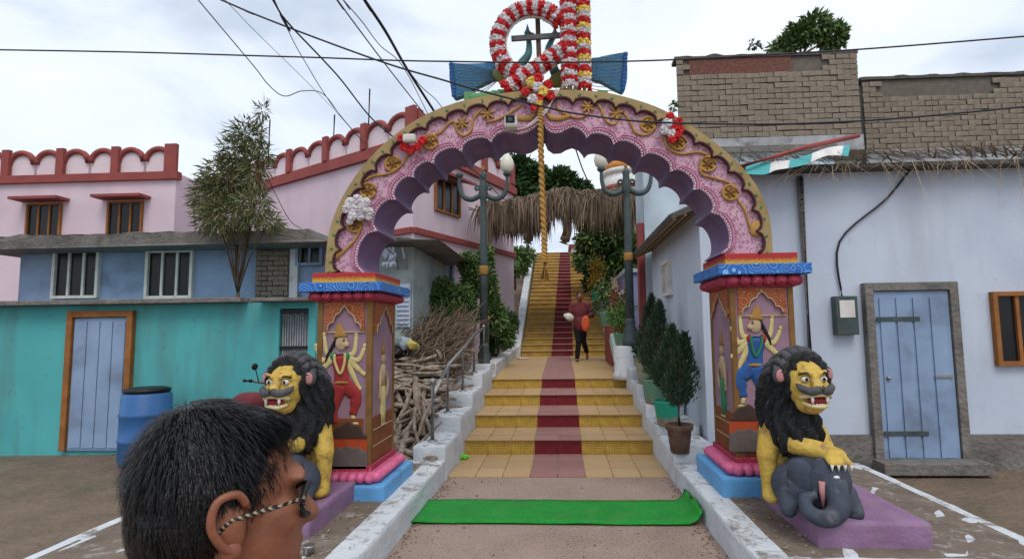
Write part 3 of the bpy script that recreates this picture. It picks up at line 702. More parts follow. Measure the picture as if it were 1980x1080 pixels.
# ---- pink two-storey building
C0 = Vector((PY(800, 262, 13).x, 13, 0)); D1 = Vector((-1.607, 1, 0)).normalized(); D2 = Vector((.41, 1, 0)).normalized()
N1 = Vector((-D1.y, D1.x, 0)); N1 = -N1 if N1.y > 0 else N1
N2 = Vector((D2.y, -D2.x, 0)); N2 = -N2 if N2.x < 0 else N2
ZR = PY(800, 262, 13).z - .3
L1, L2 = 16.0, (PV(992, 361, C0, D2) - C0).to_2d().length
A1 = C0 + D1 * L1; B2 = C0 + D2 * L2
pk = thing('pink_building', 'pink two-storey building with brick-red scalloped roof parapet on the left', 'building', C0 + D1 * 4 + Vector((0, 3, -.1)))
b = MB(); fp = [C0, A1, A1 + D2 * L2, B2]; b.prism([Vector((p.x, p.y, -.2)) for p in fp], (0, 0, ZR + .2)); b.build('wall', MT['wallpink'], pk)
def alongwall(mbx, P, D, Nn, t0, t1, z0, z1, dep, mi=0):
    a, c = P + D * t0, P + D * t1; q = [a, c, c + Nn * dep, a + Nn * dep]
    mbx.prism([Vector((p.x, p.y, z0)) for p in q], (0, 0, z1 - z0), mi)
b = MB(); alongwall(b, C0, D1, N1, -.12, L1, ZR - .02, ZR + .2, .12); alongwall(b, C0, D2, N2, .0, L2 + .05, ZR - .02, ZR + .2, .12); b.build('roof_band', MT['redtrim'], pk)
b = MB(); alongwall(b, C0, D1, N1, -.06, L1, ZR + .12, ZR + .3, .06); alongwall(b, C0, D2, N2, .0, L2, ZR + .12, ZR + .3, .06); b.build('roof_band', MT['redtrim'], pk)
zs_ = PV(840, 455, C0, D2).z
b = MB(); alongwall(b, C0, D2, N2, 0, L2 + .03, zs_ - .07, zs_ + .07, .08); alongwall(b, C0, D1, N1, 0, L1, zs_ - .07, zs_ + .07, .08); b.build('string_course', MT['redtrim'], pk)
def parapet(P, D, Nn, posts, zb, ph, ah, corner=None, pk=None):
    for i, tt in enumerate(posts):
        h = ph * (1.04 if corner == i else 1); w = .2 * (1.6 if corner == i else 1)
        b = MB(); alongwall(b, P, D, Nn, tt - w / 2, tt + w / 2, zb, zb + h, .1); b.build('parapet_post', MT['redtrim'], pk)
    for a, c in zip(posts, posts[1:]):
        n = 2 if abs(c - a) > 1 else 1
        s_ = 1 if c > a else -1
        for k in range(n):
            x0 = a + (c - a) * k / n + s_ * .04; x1 = a + (c - a) * (k + 1) / n - s_ * .04
            arc = []
            for q in range(13):
                th = math.pi * (1 - q / 12); xm = (x0 + x1) / 2; rr = (x1 - x0) / 2
                arc.append((xm + rr * math.cos(th), zb + ah * .5 + ah * .5 * math.sin(th)))
            b = MB(); pts = [P + D * x + Vector((0, 0, z_)) - Nn * .02 for x, z_ in [(x0, zb)] + arc + [(x1, zb)]]
            b.prism(pts, -Nn * .1); b.build('parapet_panel', MT['panelpink'], pk)
            MB().tube([P + D * x + Vector((0, 0, z_)) + Nn * .0 for x, z_ in arc], .075, 6).build('arched_coping', MT['redtrim'], pk)
t_of = lambda px, py: (PV(px, py, C0, D1) - C0).to_2d().length
p1 = [t_of(x, 300) for x in (797, 706, 632, 562, 503)]
sp = p1[-1] - p1[-2]
while p1[-1] + sp < L1: p1.append(p1[-1] + sp)
zb = ZR + .3
parapet(C0, D1, N1, p1, zb, .7, .63, 0, pk)
t2 = lambda px, py: (PV(px, py, C0, D2) - C0).to_2d().length
parapet(C0, D2, N2, [.15, t2(870, 280), t2(935, 300), t2(988, 330)], zb, .7, .63, None, pk)
cw = PV(864, 381, C0, D2); c2 = PV(842, 350, C0, D2); c3 = PV(888, 350, C0, D2)
wq = (c3 - c2).to_2d().length; window(pk, cw + N2 * .01, wq, cw.z - PV(864, 412, C0, D2).z + .45, D2, N2, MT['wood'], MT['dark'], 3)
b = MB(); pw = PV(866, 342, C0, D2); b.prism([pw - D2 * (wq * .62) + N2 * .02, pw + D2 * (wq * .62) + N2 * .02, pw + D2 * (wq * .62) + N2 * .5 - Vector((0, 0, .16)), pw - D2 * (wq * .62) + N2 * .5 - Vector((0, 0, .16))], (0, 0, .07)); b.build('window_canopy', MT['redtrim'], pk)
cl = PV(862, 530, C0, D2); window(pk, cl + N2 * .01, .55, .9, D2, N2, MT['bluehouse'], MT['dark'], 2)
b = MB(); pw = PV(862, 500, C0, D2); b.prism([pw - D2 * .55 + N2 * .02, pw + D2 * .6 + N2 * .02, pw + D2 * .6 + N2 * .4 - Vector((0, 0, .1)), pw - D2 * .55 + N2 * .4 - Vector((0, 0, .1))], (0, 0, .06)); b.build('window_canopy', MT['redtrim'], pk)
for tt in (2.2, 6.0):
    c = C0 + D1 * (L1 - tt) + Vector((0, 0, 4.7)); window(pk, c + N1 * .01, .9, 1.1, D1, N1, MT['wood'], MT['dark'], 3)
# thin roof rods with a stay wire
for (px, y0, y1, Yv) in ((647, 288, 222, 15), (715, 262, 172, 14.4), (522, 300, 232, 16.6)):
    o = MB().tube([PY(px - 3, y0, Yv), PY(px, y1, Yv)], .022, 6).build('roof_rod', MT['cable'])
    tag(o, {647: 'thin leaning rod on the pink roof, middle one of three', 715: 'tallest thin rod on the pink roof, nearest the arch', 522: 'thin rod at the left end of the pink roof, beside the bamboo leaves'}[px], 'rod', 'rods on the pink roof')

# ---- further pink house at the far left
nb0, nb1, YN = PY(-200, 400, 13.5).x, PY(338, 400, 13.5).x, 13.5; zn = PY(200, 338, YN).z
nb_ = thing('pink_house', 'second pink house with red scalloped parapet at the far left', 'house', ((nb0 + nb1) / 2, 15, -.1))
MB().box(nb0, nb1, YN, 16.2, -.1, zn).build('wall', MT['wallpink'], nb_)
MB().box(nb0, nb1 + .08, YN - .1, YN + .1, zn - .18, zn + .02).build('roof_band', MT['redtrim'], nb_)
parapet(Vector((nb1, YN, 0)), Vector((-1, 0, 0)), Vector((0, -1, 0)), [.12 + 1.5 * k for k in range(int((nb1 - nb0) / 1.5))], zn + .02, .7, .63, 0, nb_)
for k in range(3):
    cN = Vector((nb1 - 1.3 - 2.2 * k, YN - .004, zn - 1.3)); window(nb_, cN, .9, 1.1, Vector((1, 0, 0)), Vector((0, -1, 0)), MT['wood'], MT['dark'], 3)
    MB().box(cN.x - .65, cN.x + .65, YN - .4, YN - .002, cN.z + .62, cN.z + .69).build('window_canopy', MT['redtrim'], nb_)
# ---- low blue house with a crumbling slab
YB = 9.2
xa, xb = PY(40, 500, YB).x, PY(797, 500, YB).x
bh_ = thing('blue_house', 'low weathered blue house with crumbling concrete roof slab behind the left pillar', 'house', ((xa + xb) / 2, 10.5, 0))
zt_ = PY(700, 478, YB).z
MB().box(xa, xb, YB, 12, -.1, zt_).build('wall', MT['bluehouse'], bh_)
b = MB(); n = 70; prof = []
for i in range(n + 1):
    x = xa - .4 + (xb + .62 - xa) * i / n; prof.append((x, zt_ + .1 + .09 * noise.noise(Vector((x * 2.1, 3, 0))) + (.12 if x < PY(640, 450, YB).x else -.06)))
b.prism([Vector((x, YB - .62 + .05 * noise.noise(Vector((x * 5, 1, 0))), z_)) for x, z_ in [(xa - .4, zt_)] + prof + [(xb + .6, zt_)]], (0, 3.4, 0)); b.build('roof_slab', MT['slab'], bh_)
bx0, bx1 = PY(500, 500, YB).x, PY(561, 500, YB).x; bz0 = 0
MB().box(bx0 - .02, bx1 + .02, YB - .04, YB - .001, 0, zt_ - .01).build('mortar_bed', MT['mortar'], bh_)
wallbricks(bh_, Vector((bx0, YB - .04, 1.55)), Vector((1, 0, 0)), Vector((0, -1, 0)), bx1 - bx0, zt_ - 1.55, .2, .085, lim=90)
MB().box(bx1 + .02, bx1 + .16, YB - .05, YB - .002, 0, zt_ - .01).build('pilaster', MT['white'], bh_)
MB().tube([PY(581, 470, YB - .06), PY(579, 585, YB - .06)], .025, 8).build('drain_pipe', MT['whitepaint'], bh_)
window(bh_, PY(600, 494, YB - .002), .42, .3, Vector((1, 0, 0)), Vector((0, -1, 0)), MT['bluehouse'], MT['dark'], 2)
for px in (150, 330): window(bh_, PY(px, 530, YB - .002), .8, .8, Vector((1, 0, 0)), Vector((0, -1, 0)), MT['whitepaint'], MT['dark'], 3)
xg = PY(728, 500, YB).x
MB().box(xg, xb + .004, YB - .03, YB - .002, 0, zt_ - .01).build('plaster_patch', MT['greenwall'], bh_)
MB().box(xb - .001, xb + .03, YB - .03, 11.9, 0, zt_ - .012).build('plaster_patch', MT['greenwall'], bh_)
sh = MB(); cS = PY(780, 590, YB - .04)
sh.box(cS.x - .12, cS.x + .12, YB - .07, YB - .031, cS.z - .36, cS.z + .36); so_ = sh.build('shutter', MT['bluewall'], bh_)
for k in range(9): MB().obox((cS.x, YB - .085, cS.z - .3 + k * .075), (.2, .03, .02), rotm(.5)).build('slat', MT['bluewall'], so_)
for px in (760, 778): MB().tube([PY(px, 478, YB - .3), PY(px + 8, 520, YB - .04)], .025, 6).build('bracket', MT['white'], bh_)
o = MB(); c = PY(752, 490, YB - .35)
for k in range(26): o.ell(c + Vector((rnd.uniform(-.1, .1), rnd.uniform(-.04, .04), rnd.uniform(-.2, .07))), (.035, .02, .06), rotm(rnd.random(), rnd.random(), 0), 6, 5, ns=.5)
tag(o.build('hanging_rag', MT['bluewall']), 'torn pale blue plastic rag hanging under the roof slab edge', 'rag')

# ---- teal room with a barred door
YT = 7.6
xa, xb = PY(-80, 600, YT).x, PY(611, 600, YT).x; zt_ = PY(560, 584, YT).z
te = thing('teal_room', 'small teal painted room with white barred door behind the left lion', 'room', ((xa + xb) / 2, 8.2, 0))
dx0, dx1 = PY(541, 600, YT).x, PY(597, 600, YT).x; dz1 = PY(560, 596, YT).z
MB().box(xa, dx0, YT, 8.9, -.1, zt_).build('wall', MT['teal'], te); MB().box(dx1, xb, YT, 8.9, -.1, zt_).build('wall', MT['teal'], te)
MB().box(dx0, dx1, YT + .001, 8.9, dz1, zt_).build('wall', MT['teal'], te); MB().box(dx0, dx1, YT + .35, 8.9, -.1, dz1).build('inner_wall', MT['bluehouse'], te)
MB().box(PY(506, 590, YT).x, xb + .02, YT - .28, 8.95, zt_ + .002, zt_ + .05).build('shade_slab', MT['slab'], te, bevel=.01)
dr = MB()
for zz in (.12, .75, 1.4, dz1 - .04): dr.box(dx0 + .005, dx1 - .005, YT + .02, YT + .035, zz - .02, zz + .02)
do = dr.build('barred_door', MT['black'], te)
for k in range(11): MB().tube([(dx0 + .03 + k * (dx1 - dx0 - .06) / 10, YT + .05, .05), (dx0 + .03 + k * (dx1 - dx0 - .06) / 10, YT + .05, dz1 - .03)], .012, 6).build('bar', MT['white'], do)

xq = PY(150, 600, YT).x
for a_, b2_, z0_, z1_ in ((xq - .09, xq - .004, 0, 1.95), (xq + .804, xq + .89, 0, 1.95), (xq - .004, xq + .804, 1.86, 1.95)): MB().box(a_, b2_, YT - .08, YT - .001, z0_, z1_).build('door_frame', MT['wood'], te, bevel=.006)
d_ = MB().box(xq, xq + .8, YT - .04, YT - .002, .0, 1.85).build('plank_door', MT['bluehouse'], te, bevel=.008)
for k in range(4): MB().box(xq + .03 + k * .19, xq + .2 + k * .19, YT - .055, YT - .041, .04, 1.8).build('plank', MT['bluehouse'], d_)
MB().box(PY(-60, 590, YT).x, PY(480, 590, YT).x, YT - .2, YT + .5, zt_ + .003, zt_ + .07).build('shade_slab', MT['slab'], te, bevel=.01)
c_ = Vector((PY(285, 760, 7.0).x, 7.0, -.03)); o = thing('water_drum', 'blue plastic water drum standing before the teal room', 'drum', c_)
MB().lathe(c_, [(.26, 0), (.29, .05), (.29, .28), (.305, .3), (.29, .32), (.29, .6), (.305, .62), (.29, .64), (.28, .86), (.24, .9)], 20).build('barrel', paint('blue_drum', (.04, .14, .36), None, rough=.4), o)
MB().lathe(c_ + Vector((0, 0, .895)), [(.26, 0), (.265, .04), (.2, .06)], 20).build('lid', MT['black'], o)
# ---- pale blue house on the right
hx, hy, hz_ = 1.7, 6.75, 3.02
rh = thing('pale_house', 'pale blue-white house beside the potted conifers, right of the stairs', 'house', (4, 8.4, .2))
MB().box(hx, 8.2, hy, 10.3, -.1, hz_).build('wall', MT['bluewall'], rh)
MB().box(hx + .25, 8.2, hy + .002, 7.2, hz_, 3.5).build('gable_wall', MT['bluewall'], rh)
cW = PX(1293, 538, hx); wp = window(rh, cW + Vector((-.005, 0, 0)), .52, .5, Vector((0, 1, 0)), Vector((-1, 0, 0)), MT['whitepaint'], MT['greenwall'], 2)
for k in range(4): MB().obox(cW + Vector((-.03, 0, -.18 + k * .12)), (.02, .5, .012)).build('grille_bar', MT['whitepaint'], wp)
MB().box(hx - .12, hx - .001, hy + .3, 10.3, .1, .42).build('wall_footing', MT['white'], rh, bevel=.02)
ev = MB(); ev.prism([(hx - .33, hy - .05, hz_ - .1), (hx + .3, hy - .05, hz_ + .16), (hx + .3, hy - .05, hz_ + .2), (hx - .33, hy - .05, hz_ - .06)], (0, 3.7, 0)); evo = ev.build('eave', MT['soot'], rh)
for k in range(5): x = hx - .3 + .13 * k; z_ = hz_ - .095 + (x - hx + .33) * .41; MB().obox((x, hy + 1.8, z_ - .016), (.035, 3.66, .026)).build('batten', MT['bamboo'], evo)
for k in range(34):
    MB().lathe((hx - .34, hy + .05 + k * .108, hz_ - .075), [(.05, 0), (.058, .68)], 6, axis=rotm(0, R(67), 0)).build('roof_tile', MT['soot'], evo)
# door and window further right along the front
xd = PY(1690, 700, hy).x
d_ = MB().box(xd, xd + .85, hy - .07, hy - .052, .0, 2.0).build('door', MT['bluehouse'], rh, bevel=.01)
for k in range(4): MB().box(xd + .06 + k * .19, xd + .22 + k * .19, hy - .085, hy - .071, .1, 1.92).build('plank', MT['bluehouse'], d_)
MB().box(xd + .62, xd + .82, hy - .1, hy - .086, 1.0, 1.03).build('hasp', MT['steel'], d_)
for a_, b2_, z0_, z1_ in ((xd - .1, xd - .004, 0, 2.1), (xd + .854, xd + .95, 0, 2.1), (xd - .004, xd + .854, 2.004, 2.1)): MB().box(a_, b2_, hy - .1, hy - .001, z0_, z1_).build('door_frame', MT['slab'], rh, bevel=.006)
MB().box(xd - .15, xd + 1.0, hy - .35, hy - .101, -.03, .1).build('doorstep', MT['slab'], rh, bevel=.01)
for zz in (.35, 1.65): MB().box(xd + .01, xd + .5, hy - .094, hy - .086, zz, zz + .05).build('strap_hinge', MT['iron'], d_)
MB().ell((xd + .1, hy - .1, 1.0), .025).build('handle', MT['steel'], d_)
window(rh, Vector((xd + 1.75, hy - .004, 1.55)), .75, .8, Vector((1, 0, 0)), Vector((0, -1, 0)), MT['wood'], MT['dark'], 3)
MB().tube([(2.9, hy - .06, .1), (2.9, hy - .06, 3.4)], .04, 10).build('drain_pipe', MT['slab'], rh)
mt_ = MB().box(3.2, 3.45, hy - .12, hy - .002, 1.5, 1.95).build('meter_box', MT['iron'], rh, bevel=.01); MB().box(3.24, 3.41, hy - .126, hy - .119, 1.7, 1.9).build('meter_glass', MT['whitepaint'], mt_)
MB().tube(spline([(3.32, hy - .03, 1.95), (3.33, hy - .03, 2.6), (3.9, hy - .03, 3.1), (4.2, hy - .03, 3.45)], 5), .012, 6).build('conduit', MT['cable'], rh)
MB().box(2.9, 8.2, hy - .05, hy - .001, -.05, .35).build('wall_footing', MT['slab'], rh)
# straw, poles and tarpaulin on its roof
z0 = 3.5
b = MB()
for k in range(900):
    x = rnd.uniform(2.0, 7.6); y = rnd.uniform(6.5, 8.0); zz = 3.52 + (y - 6.5) * .3 + rnd.uniform(0, .13); a = rnd.gauss(0, .5); l = rnd.uniform(.25, .6)
    d = Vector((math.cos(a), math.sin(a), rnd.uniform(-.15, .1))); s_ = Vector((-d.y, d.x, .2)) * .009
    p = Vector((x, y, zz)); b.quad(p - d * l / 2 - s_, p - d * l / 2 + s_, p + d * l / 2 + s_, p + d * l / 2 - s_)
for k in range(150):
    x = rnd.uniform(2.7, 7.2); p = Vector((x, 6.5 + rnd.uniform(-.05, .1), 3.5)); d = Vector((rnd.gauss(0, .22), -.05, -rnd.uniform(.1, .6 if rnd.random() < .2 else .22))); s_ = Vector((.007, .004, 0)); b.quad(p - s_, p + s_, p + d + s_ * .4, p + d - s_ * .4)
MB().box(2.0, 7.7, 6.55, 8.1, 3.45, 3.5).build('roof_deck', MT['soot'], rh)
tag(b.build('straw_thatch', MT['straw'], kind='stuff'), 'loose straw thatch lying on the pale house roof under the brick wall', 'thatch')
o = MB().tube([PY(1432, 322, 6.4), PY(1500, 302, 6.5), PY(1556, 285, 6.6), PY(1660, 262, 6.8)], .028, 8).build('roof_pole', MT['redtrim']); tag(o, 'dark red pole lying across the straw roof edge', 'pole')
b = MB(); ed = [(1440, 330, 6.42), (1478, 326, 6.4), (1500, 328, 6.38), (1530, 318, 6.36), (1560, 306, 6.36), (1600, 300, 6.38), (1640, 296, 6.4)]
top = spline([PY(x, y - 8 - 5 * math.sin(i * 1.3), Y + .35) for i, (x, y, Y) in enumerate(ed)], 5); bot = spline([PY(x, y + 6 + 6 * math.sin(i * 2.1), Y) for i, (x, y, Y) in enumerate(ed)], 5)
for i in range(len(top) - 1):
    m = (i // 7) % 2; mid0 = top[i].lerp(bot[i], .5) + Vector((0, -.06, .05)); mid1 = top[i + 1].lerp(bot[i + 1], .5) + Vector((0, -.06, .05))
    b.quad(top[i], top[i + 1], mid1, mid0, mi=m, sm=True); b.quad(mid0, mid1, bot[i + 1], bot[i], mi=m, sm=True)
tag(b.build('tarpaulin', [MT['teal'], MT['whitepaint']]), 'teal and white striped tarpaulin folded on the straw roof edge', 'tarpaulin')

# ---- white upper house behind and brick building above
wh = thing('white_house', 'plain white house wall rising behind the dark tiled eave', 'house', (3.4, 11, .3))
MB().box(1.62, 5.2, 10.5, 11.6, 0, PY(1300, 300, 10.5).z).build('wall', paint('pale_white_wall', (.52, .61, .67), None, 2, (.3, .3, .3), .4, 2), wh)
MB().box(1.56, 5.25, 10.44, 11.65, PY(1300, 300, 10.5).z, PY(1300, 300, 10.5).z + .12).build('coping', MT['slab'], wh)
MB().box(1.5, 1.62, 10.55, 10.8, .3, PY(1240, 470, 10.5).z + .4).build('corner_post', MT['redtrim'], wh)
YK = 12.0
bx = PY(1309, 180, YK).x; bt = PY(1400, 104, YK).z
def brickhouse(label, x0, x1, Y, zt_, z0, lim, step):
    t = thing('brick_building', label, 'building', ((x0 + x1) / 2, Y + 1.5, -.1))
    MB().prism([(x0 + .01, Y + .026, -.1), (x1 - .01, Y + .026, -.1), (x1 - .01, Y + 3, -.1), (x0 + 1.1, Y + 3, -.1)], (0, 0, zt_ + .08)).build('mortar_bed', MT['mortar'], t)
    rz0 = zt_ - .85 
    wallbricks(t, Vector((x0, Y, z0)), Vector((1, 0, 0)), Vector((0, -1, 0)), x1 - x0, zt_ - .1 - z0, .3, .121, lambda u, v: (.24 < u < (x1 - x0) * .82 if x1 - x0 < 4 else .3 < u < 3.0) and v > (zt_ - .5 - z0), lim=lim, j=.009)
    if step: MB().box(x0 + .28, x0 + min(2.5, (x1 - x0) * .82), Y - .005, Y + .1, zt_ - .5, zt_ - .11).build('exposed_core', MT['redbrick'], t)
    b = MB(); n = 44; pr = []
    for i in range(n + 1): x = x0 - .03 + (x1 - x0 + .06) * i / n; pr.append((x, zt_ - .04 + .06 * noise.noise(Vector((x * 3, 9, 0)))))
    b.prism([Vector((x, Y - .03, z_)) for x, z_ in [(x0 - .03, zt_ - .11)] + pr + [(x1 + .03, zt_ - .11)]], (0, .35, 0)); b.build('coping', MT['soot'], t)
    MB().box(x0 - .02, x1 + .02, Y - .04, Y + .5, z0 - .35, z0 - .01).build('plaster_band', paint('grey_plaster', (.4, .4, .41), (.25, .25, .26), 4, (.08, .08, .08), .7, 4), t)
    return t
brickhouse('tall unplastered brick building with sooty coping, right of the arch', bx, bx + 3.9, YK, bt, PY(1450, 266, YK).z, 298, True)
brickhouse('second brick building with a lower roof, right of the tall one', bx + 4.3, bx + 9.5, YK + .6, bt - .35, PY(1450, 280, YK).z, 300, False)

# ---- temple dome far up the hill
tp = thing('temple_tower', 'white temple tower with orange ribbed dome seen through the arch', 'temple', PY(1205, 400, 25))
c = PY(1208, 352, 25); 
MB().lathe((c.x, c.y, c.z), [(1.0, -3.5), (.95, -.6), (1.05, -.5), (1.05, -.2), (.95, .2)], 20).build('tower', MT['whitepaint'], tp)
MB().lathe((c.x, c.y, c.z), [(.95, .2), (1.06, .3), (1.06, .42), (.9, .5)], 20).build('white_ring', MT['whitepaint'], tp)
MB().lathe((c.x, c.y, c.z), [(.9, .48), (.95, .6), (.85, .8), (.5, .98), (.12, 1.06)], 24, rib=.04, nr=12).build('orange_dome', paint('orange_dome', (.6, .24, .05), None), tp)
MB().lathe((c.x, c.y, c.z), [(.1, 1.04), (.16, 1.14), (.05, 1.25), (.01, 1.5)], 10).build('finial', MT['relief'], tp)
MB().lathe((c.x, c.y, c.z), [(1.06, -.48), (1.09, -.4), (1.06, -.3)], 24).build('red_band', MT['redtrim'], tp)
# small lilac outbuilding and ledges right of the upper flight
o = thing('lilac_house', 'small lilac and white walled house behind the right lamp post', 'house', (2.3, 15.3, .4))
MB().box(1.75, 3.1, 14.6, 17, .3, PY(1200, 527, 14.6).z).build('wall', paint('lilac_wall', (.36, .38, .6), None, 2, da=.3), o)
MB().box(1.68, 3.2, 14.52, 17.1, PY(1200, 527, 14.6).z, PY(1200, 527, 14.6).z + .1).build('coping', MT['white'], o)
MB().box(1.55, 1.745, 14.8, 16.5, .3, PY(1180, 560, 14.8).z).build('side_wall', MT['bluewall'], o)
MB().box(1.552, 1.742, 14.78, 15.3, 1.7, 2.3).build('dark_opening', MT['dark'], o)
o = thing('hill_house', 'far white house with red roof edge at the top of the stairs', 'house', PY(1140, 540, 30))
MB().box(PY(1105, 500, 30).x, PY(1200, 500, 30).x, 30, 33, 4, PY(1130, 478, 30).z).build('wall', MT['whitepaint'], o)
MB().box(PY(1100, 500, 30).x, PY(1205, 500, 30).x, 29.9, 33.1, PY(1130, 478, 30).z, PY(1130, 472, 30).z).build('roof', MT['redtrim'], o)
MB().box(PY(1125, 500, 30).x, PY(1138, 500, 30).x, 29.96, 29.99, 4.4, PY(1130, 492, 30).z).build('doorway', MT['dark'], o)

# ================================================================ STREET FURNITURE
def lamp_post(label, px, pytop, pybase, Y, arms, lean):
    base = PY(px + lean, pybase, Y); topz = PY(px, pytop, Y).z; H = topz - base.z; t = thing('lamp_post', label, 'lamp post', base, 'iron lamp posts flanking the stairs')
    MB().lathe(base, [(.15, 0), (.15, .1), (.11, .14), (.12, .3), (.085, .36), (.1, .42), (.075, .5)], 14).build('foot', MT['iron'], t)
    MB().lathe(base, [(.075, .48), (.07, H * .55), (.05, H * .9), (.04, H * .93)], 14, rib=.06, nr=8).build('pole', MT['iron'], t)
    MB().lathe(base, [(.08, H * .475), (.088, H * .48), (.088, H * .515), (.08, H * .52)], 14).build('gilt_collar', MT['fgold'], t)
    MB().lathe(base, [(.045, H * .78), (.06, H * .79), (.045, H * .8), (.06, H * .86), (.1, H * .885), (.07, H * .93), (.06, H * .97), (.075, H * .985), (.05, H), (.02, H + .04)], 14).build('head', MT['iron'], t)
    MB().lathe(base + Vector((0, 0, H)), [(.015, .03), (.035, .06), (.015, .1), (.002, .15)], 8).build('finial', MT['fgold'], t)
    A = base + Vector((0, 0, H * .885))
    for s_, g_ in arms:
        am = MB(); am.tube(spline([A + Vector((s_ * .05, 0, .0)), A + Vector((s_ * .22, 0, -.08)), A + Vector((s_ * .38, 0, -.02)), A + Vector((s_ * .45, 0, .16)), A + Vector((s_ * .46, 0, .36))], 5), [.05, .05, .05, .05, .05, .052, .052, .052, .05, .05, .048, .046, .044, .042, .04, .038, .036, .034, .032, .03, .03], 10)
        sc = [A + Vector((s_ * (.1 + .05 * math.cos(a) * (1 - a / 9)), 0, .14 + .05 * math.sin(a) * (1 - a / 9))) for a in [k * .5 - 1.2 for k in range(14)]]; am.tube(sc, .024, 6)
        am.lathe(A + Vector((s_ * .46, 0, .34)), [(.03, 0), (.075, .04), (.08, .07), (.05, .1)], 12)
        ao = am.build('arm', MT['iron'], t)
        if g_: MB().lathe(A + Vector((s_ * .46, 0, .42)), [(.06, 0), (.11, .06), (.13, .14), (.125, .22), (.08, .32), (.03, .38), (.004, .4)], 14).build('globe', MT['globe'], ao)
    return t
lamp_post('iron lamp post left of the stairs with one globe, on its right arm', 917, 335, 715, 10.3, ((-1, False), (1, True)), 19)
lamp_post('iron lamp post right of the stairs with a globe on its left arm', 1217, 328, 668, 10.2, ((-1, True), (1, False)), 3)
for s_, x, Y, zz, lb in ((1, PY(1209, 690, 10.2).x, 10.2, PY(1209, 668, 10.2).z, 'right'), (-1, PY(936, 712, 10.3).x, 10.3, PY(936, 715, 10.3).z, 'left')):
    o = MB().lathe((x, Y, .7), [(.24, 0), (.22, .1), (.2, .12), (.21, zz - .73), (.14, zz - .7)], 14).build('lamp_pedestal', MT['white']); tag(o, f'round whitewashed pedestal under the {lb} iron lamp post', 'pedestal', 'lamp pedestals')
# ---- handrails
hr = thing('handrail', 'steel handrail with round posts on the left stepped wall', 'railing', (-1.5, 8, .36))
posts = [(836, 742, 880), (866, 748, 833), (895, 700, 785), (917, 668, 747)]
XH = -1.42; P_ = []
for (px, pt, pb), Y in zip(posts, (6.35, 7.3, 8.2, 9.1)):
    zb = [.36, .54, .72, .92][len(P_)]
    x = PY(px, pb, Y).x; zt_ = PY(px, pt, Y).z; 
    if len(P_): zt_ = zb + .62
    MB().tube([(x, Y, zb - .005), (x, Y, zt_)], .028, 12).build('post', MT['steel'], hr); MB().lathe((x, Y, zb), [(.055, 0), (.055, .012), (.03, .02)], 12).build('post_flange', MT['steel'], hr); P_.append(Vector((x, Y, zt_)))
MB().ell(P_[0] + Vector((0, 0, .03)), .04).build('ball_cap', MT['steel'], hr)
E_ = PY(935, 634, 10.15)
MB().tube([P_[0] + Vector((.0, .02, -.14)), P_[1], P_[2], P_[3], E_], .024, 10).build('rail', MT['steel'], hr)
MB().tube([E_, E_ + Vector((0, 0, -.7))], .028, 10).build('post', MT['steel'], hr); MB().ell(E_ + Vector((0, 0, .03)), .035).build('ball_cap', MT['steel'], hr)
hr2 = thing('handrail', 'upper steel handrail with gilt ball beside the landing shrubs', 'railing', (-1.3, 13, 1))
prev = None; rail = []
for i, (px, pt, pb, Y) in enumerate(((944, 622, 690, 11.2), (958, 625, 684, 12.1), (972, 618, 676, 13.0), (984, 612, 668, 13.9), (993, 605, 655, 14.8), (1002, 592, 645, 15.8))):
    a, c = PY(px, pt, Y), PY(px, pb, Y); MB().tube([c, Vector((c.x, c.y, a.z))], .026, 8).build('post', MT['steel'], hr2); rail.append(Vector((c.x, c.y, a.z + .01)))
MB().tube(rail, .022, 8).build('rail', MT['wood'], hr2); MB().ell(rail[0] + Vector((0, 0, .06)), .045).build('ball_cap', MT['fgold'], hr2)

# ---- overhead cables
def cable(pts, r, label, n=8):
    w3 = [PY(*p) for p in pts]
    if pts[0][1] < 22 and pts[0][0] > 0: w3 = [w3[0] + (w3[0] - w3[1]).normalized() * 9] + w3    # on towards its pole, out of view
    o = MB().tube(spline(w3, n), r, 5).build('overhead_cable', MT['cable']); tag(o, label, 'cable', 'cables overhead')
cable([(300, -55, 4.3), (490, 27, 4.3), (727, 116, 4.3), (860, 156, 4.3), (925, 175, 4.3), (1045, 205, 4.3), (1115, 220, 4.3), (1240, 235, 4.3), (1405, 240, 4.3), (1549, 239, 4.3), (1750, 228, 4.3), (2050, 200, 4.3)], .008, 'thick black cable sagging from top left across the front of the arch')
cable([(-40, 96, 4.2), (250, 101, 4.2), (490, 108, 4.2), (625, 112, 4.2), (760, 117, 4.2), (860, 119, 4.2), (1045, 121, 4.2), (1240, 118, 4.2), (1400, 111, 4.2), (1505, 105, 4.2), (1700, 93, 4.2), (2050, 65, 4.2)], .0065, 'nearly level black cable crossing before the flower letter')
cable([(505, -40, 7), (545, 30, 7.5), (622, 113, 8.5), (660, 155, 9), (715, 225, 10), (757, 262, 10.5), (800, 300, 11)], .014, 'twisted double cable descending steeply at left to the pink parapet')
cable([(508, -50, 7), (560, 65, 8.5), (590, 120, 9), (640, 200, 10), (698, 270, 11), (712, 285, 12.5)], .007, 'thin cable just left of the twisted double cable')
cable([(625, -40, 7), (652, 0, 7.5), (740, 118, 9), (820, 220, 11), (850, 258, 12)], .011, 'left one of the middle pair of slanting cables')
cable([(640, -35, 7), (664, 0, 7.5), (700, 42, 8), (735, 88, 9), (780, 130, 10), (828, 222, 12)], .008, 'right one of the middle pair of slanting cables')
cable([(680, -40, 6), (705, 0, 6.5), (745, 60, 7), (785, 130, 8), (838, 213, 9), (860, 250, 9.5)], .021, 'thickest bundled cable plunging behind the gold arch border')
cable([(420, -15, 8), (490, 57, 9), (600, 165, 11), (655, 222, 13), (690, 262, 14)], .005, 'hair-thin straight wire at upper left')
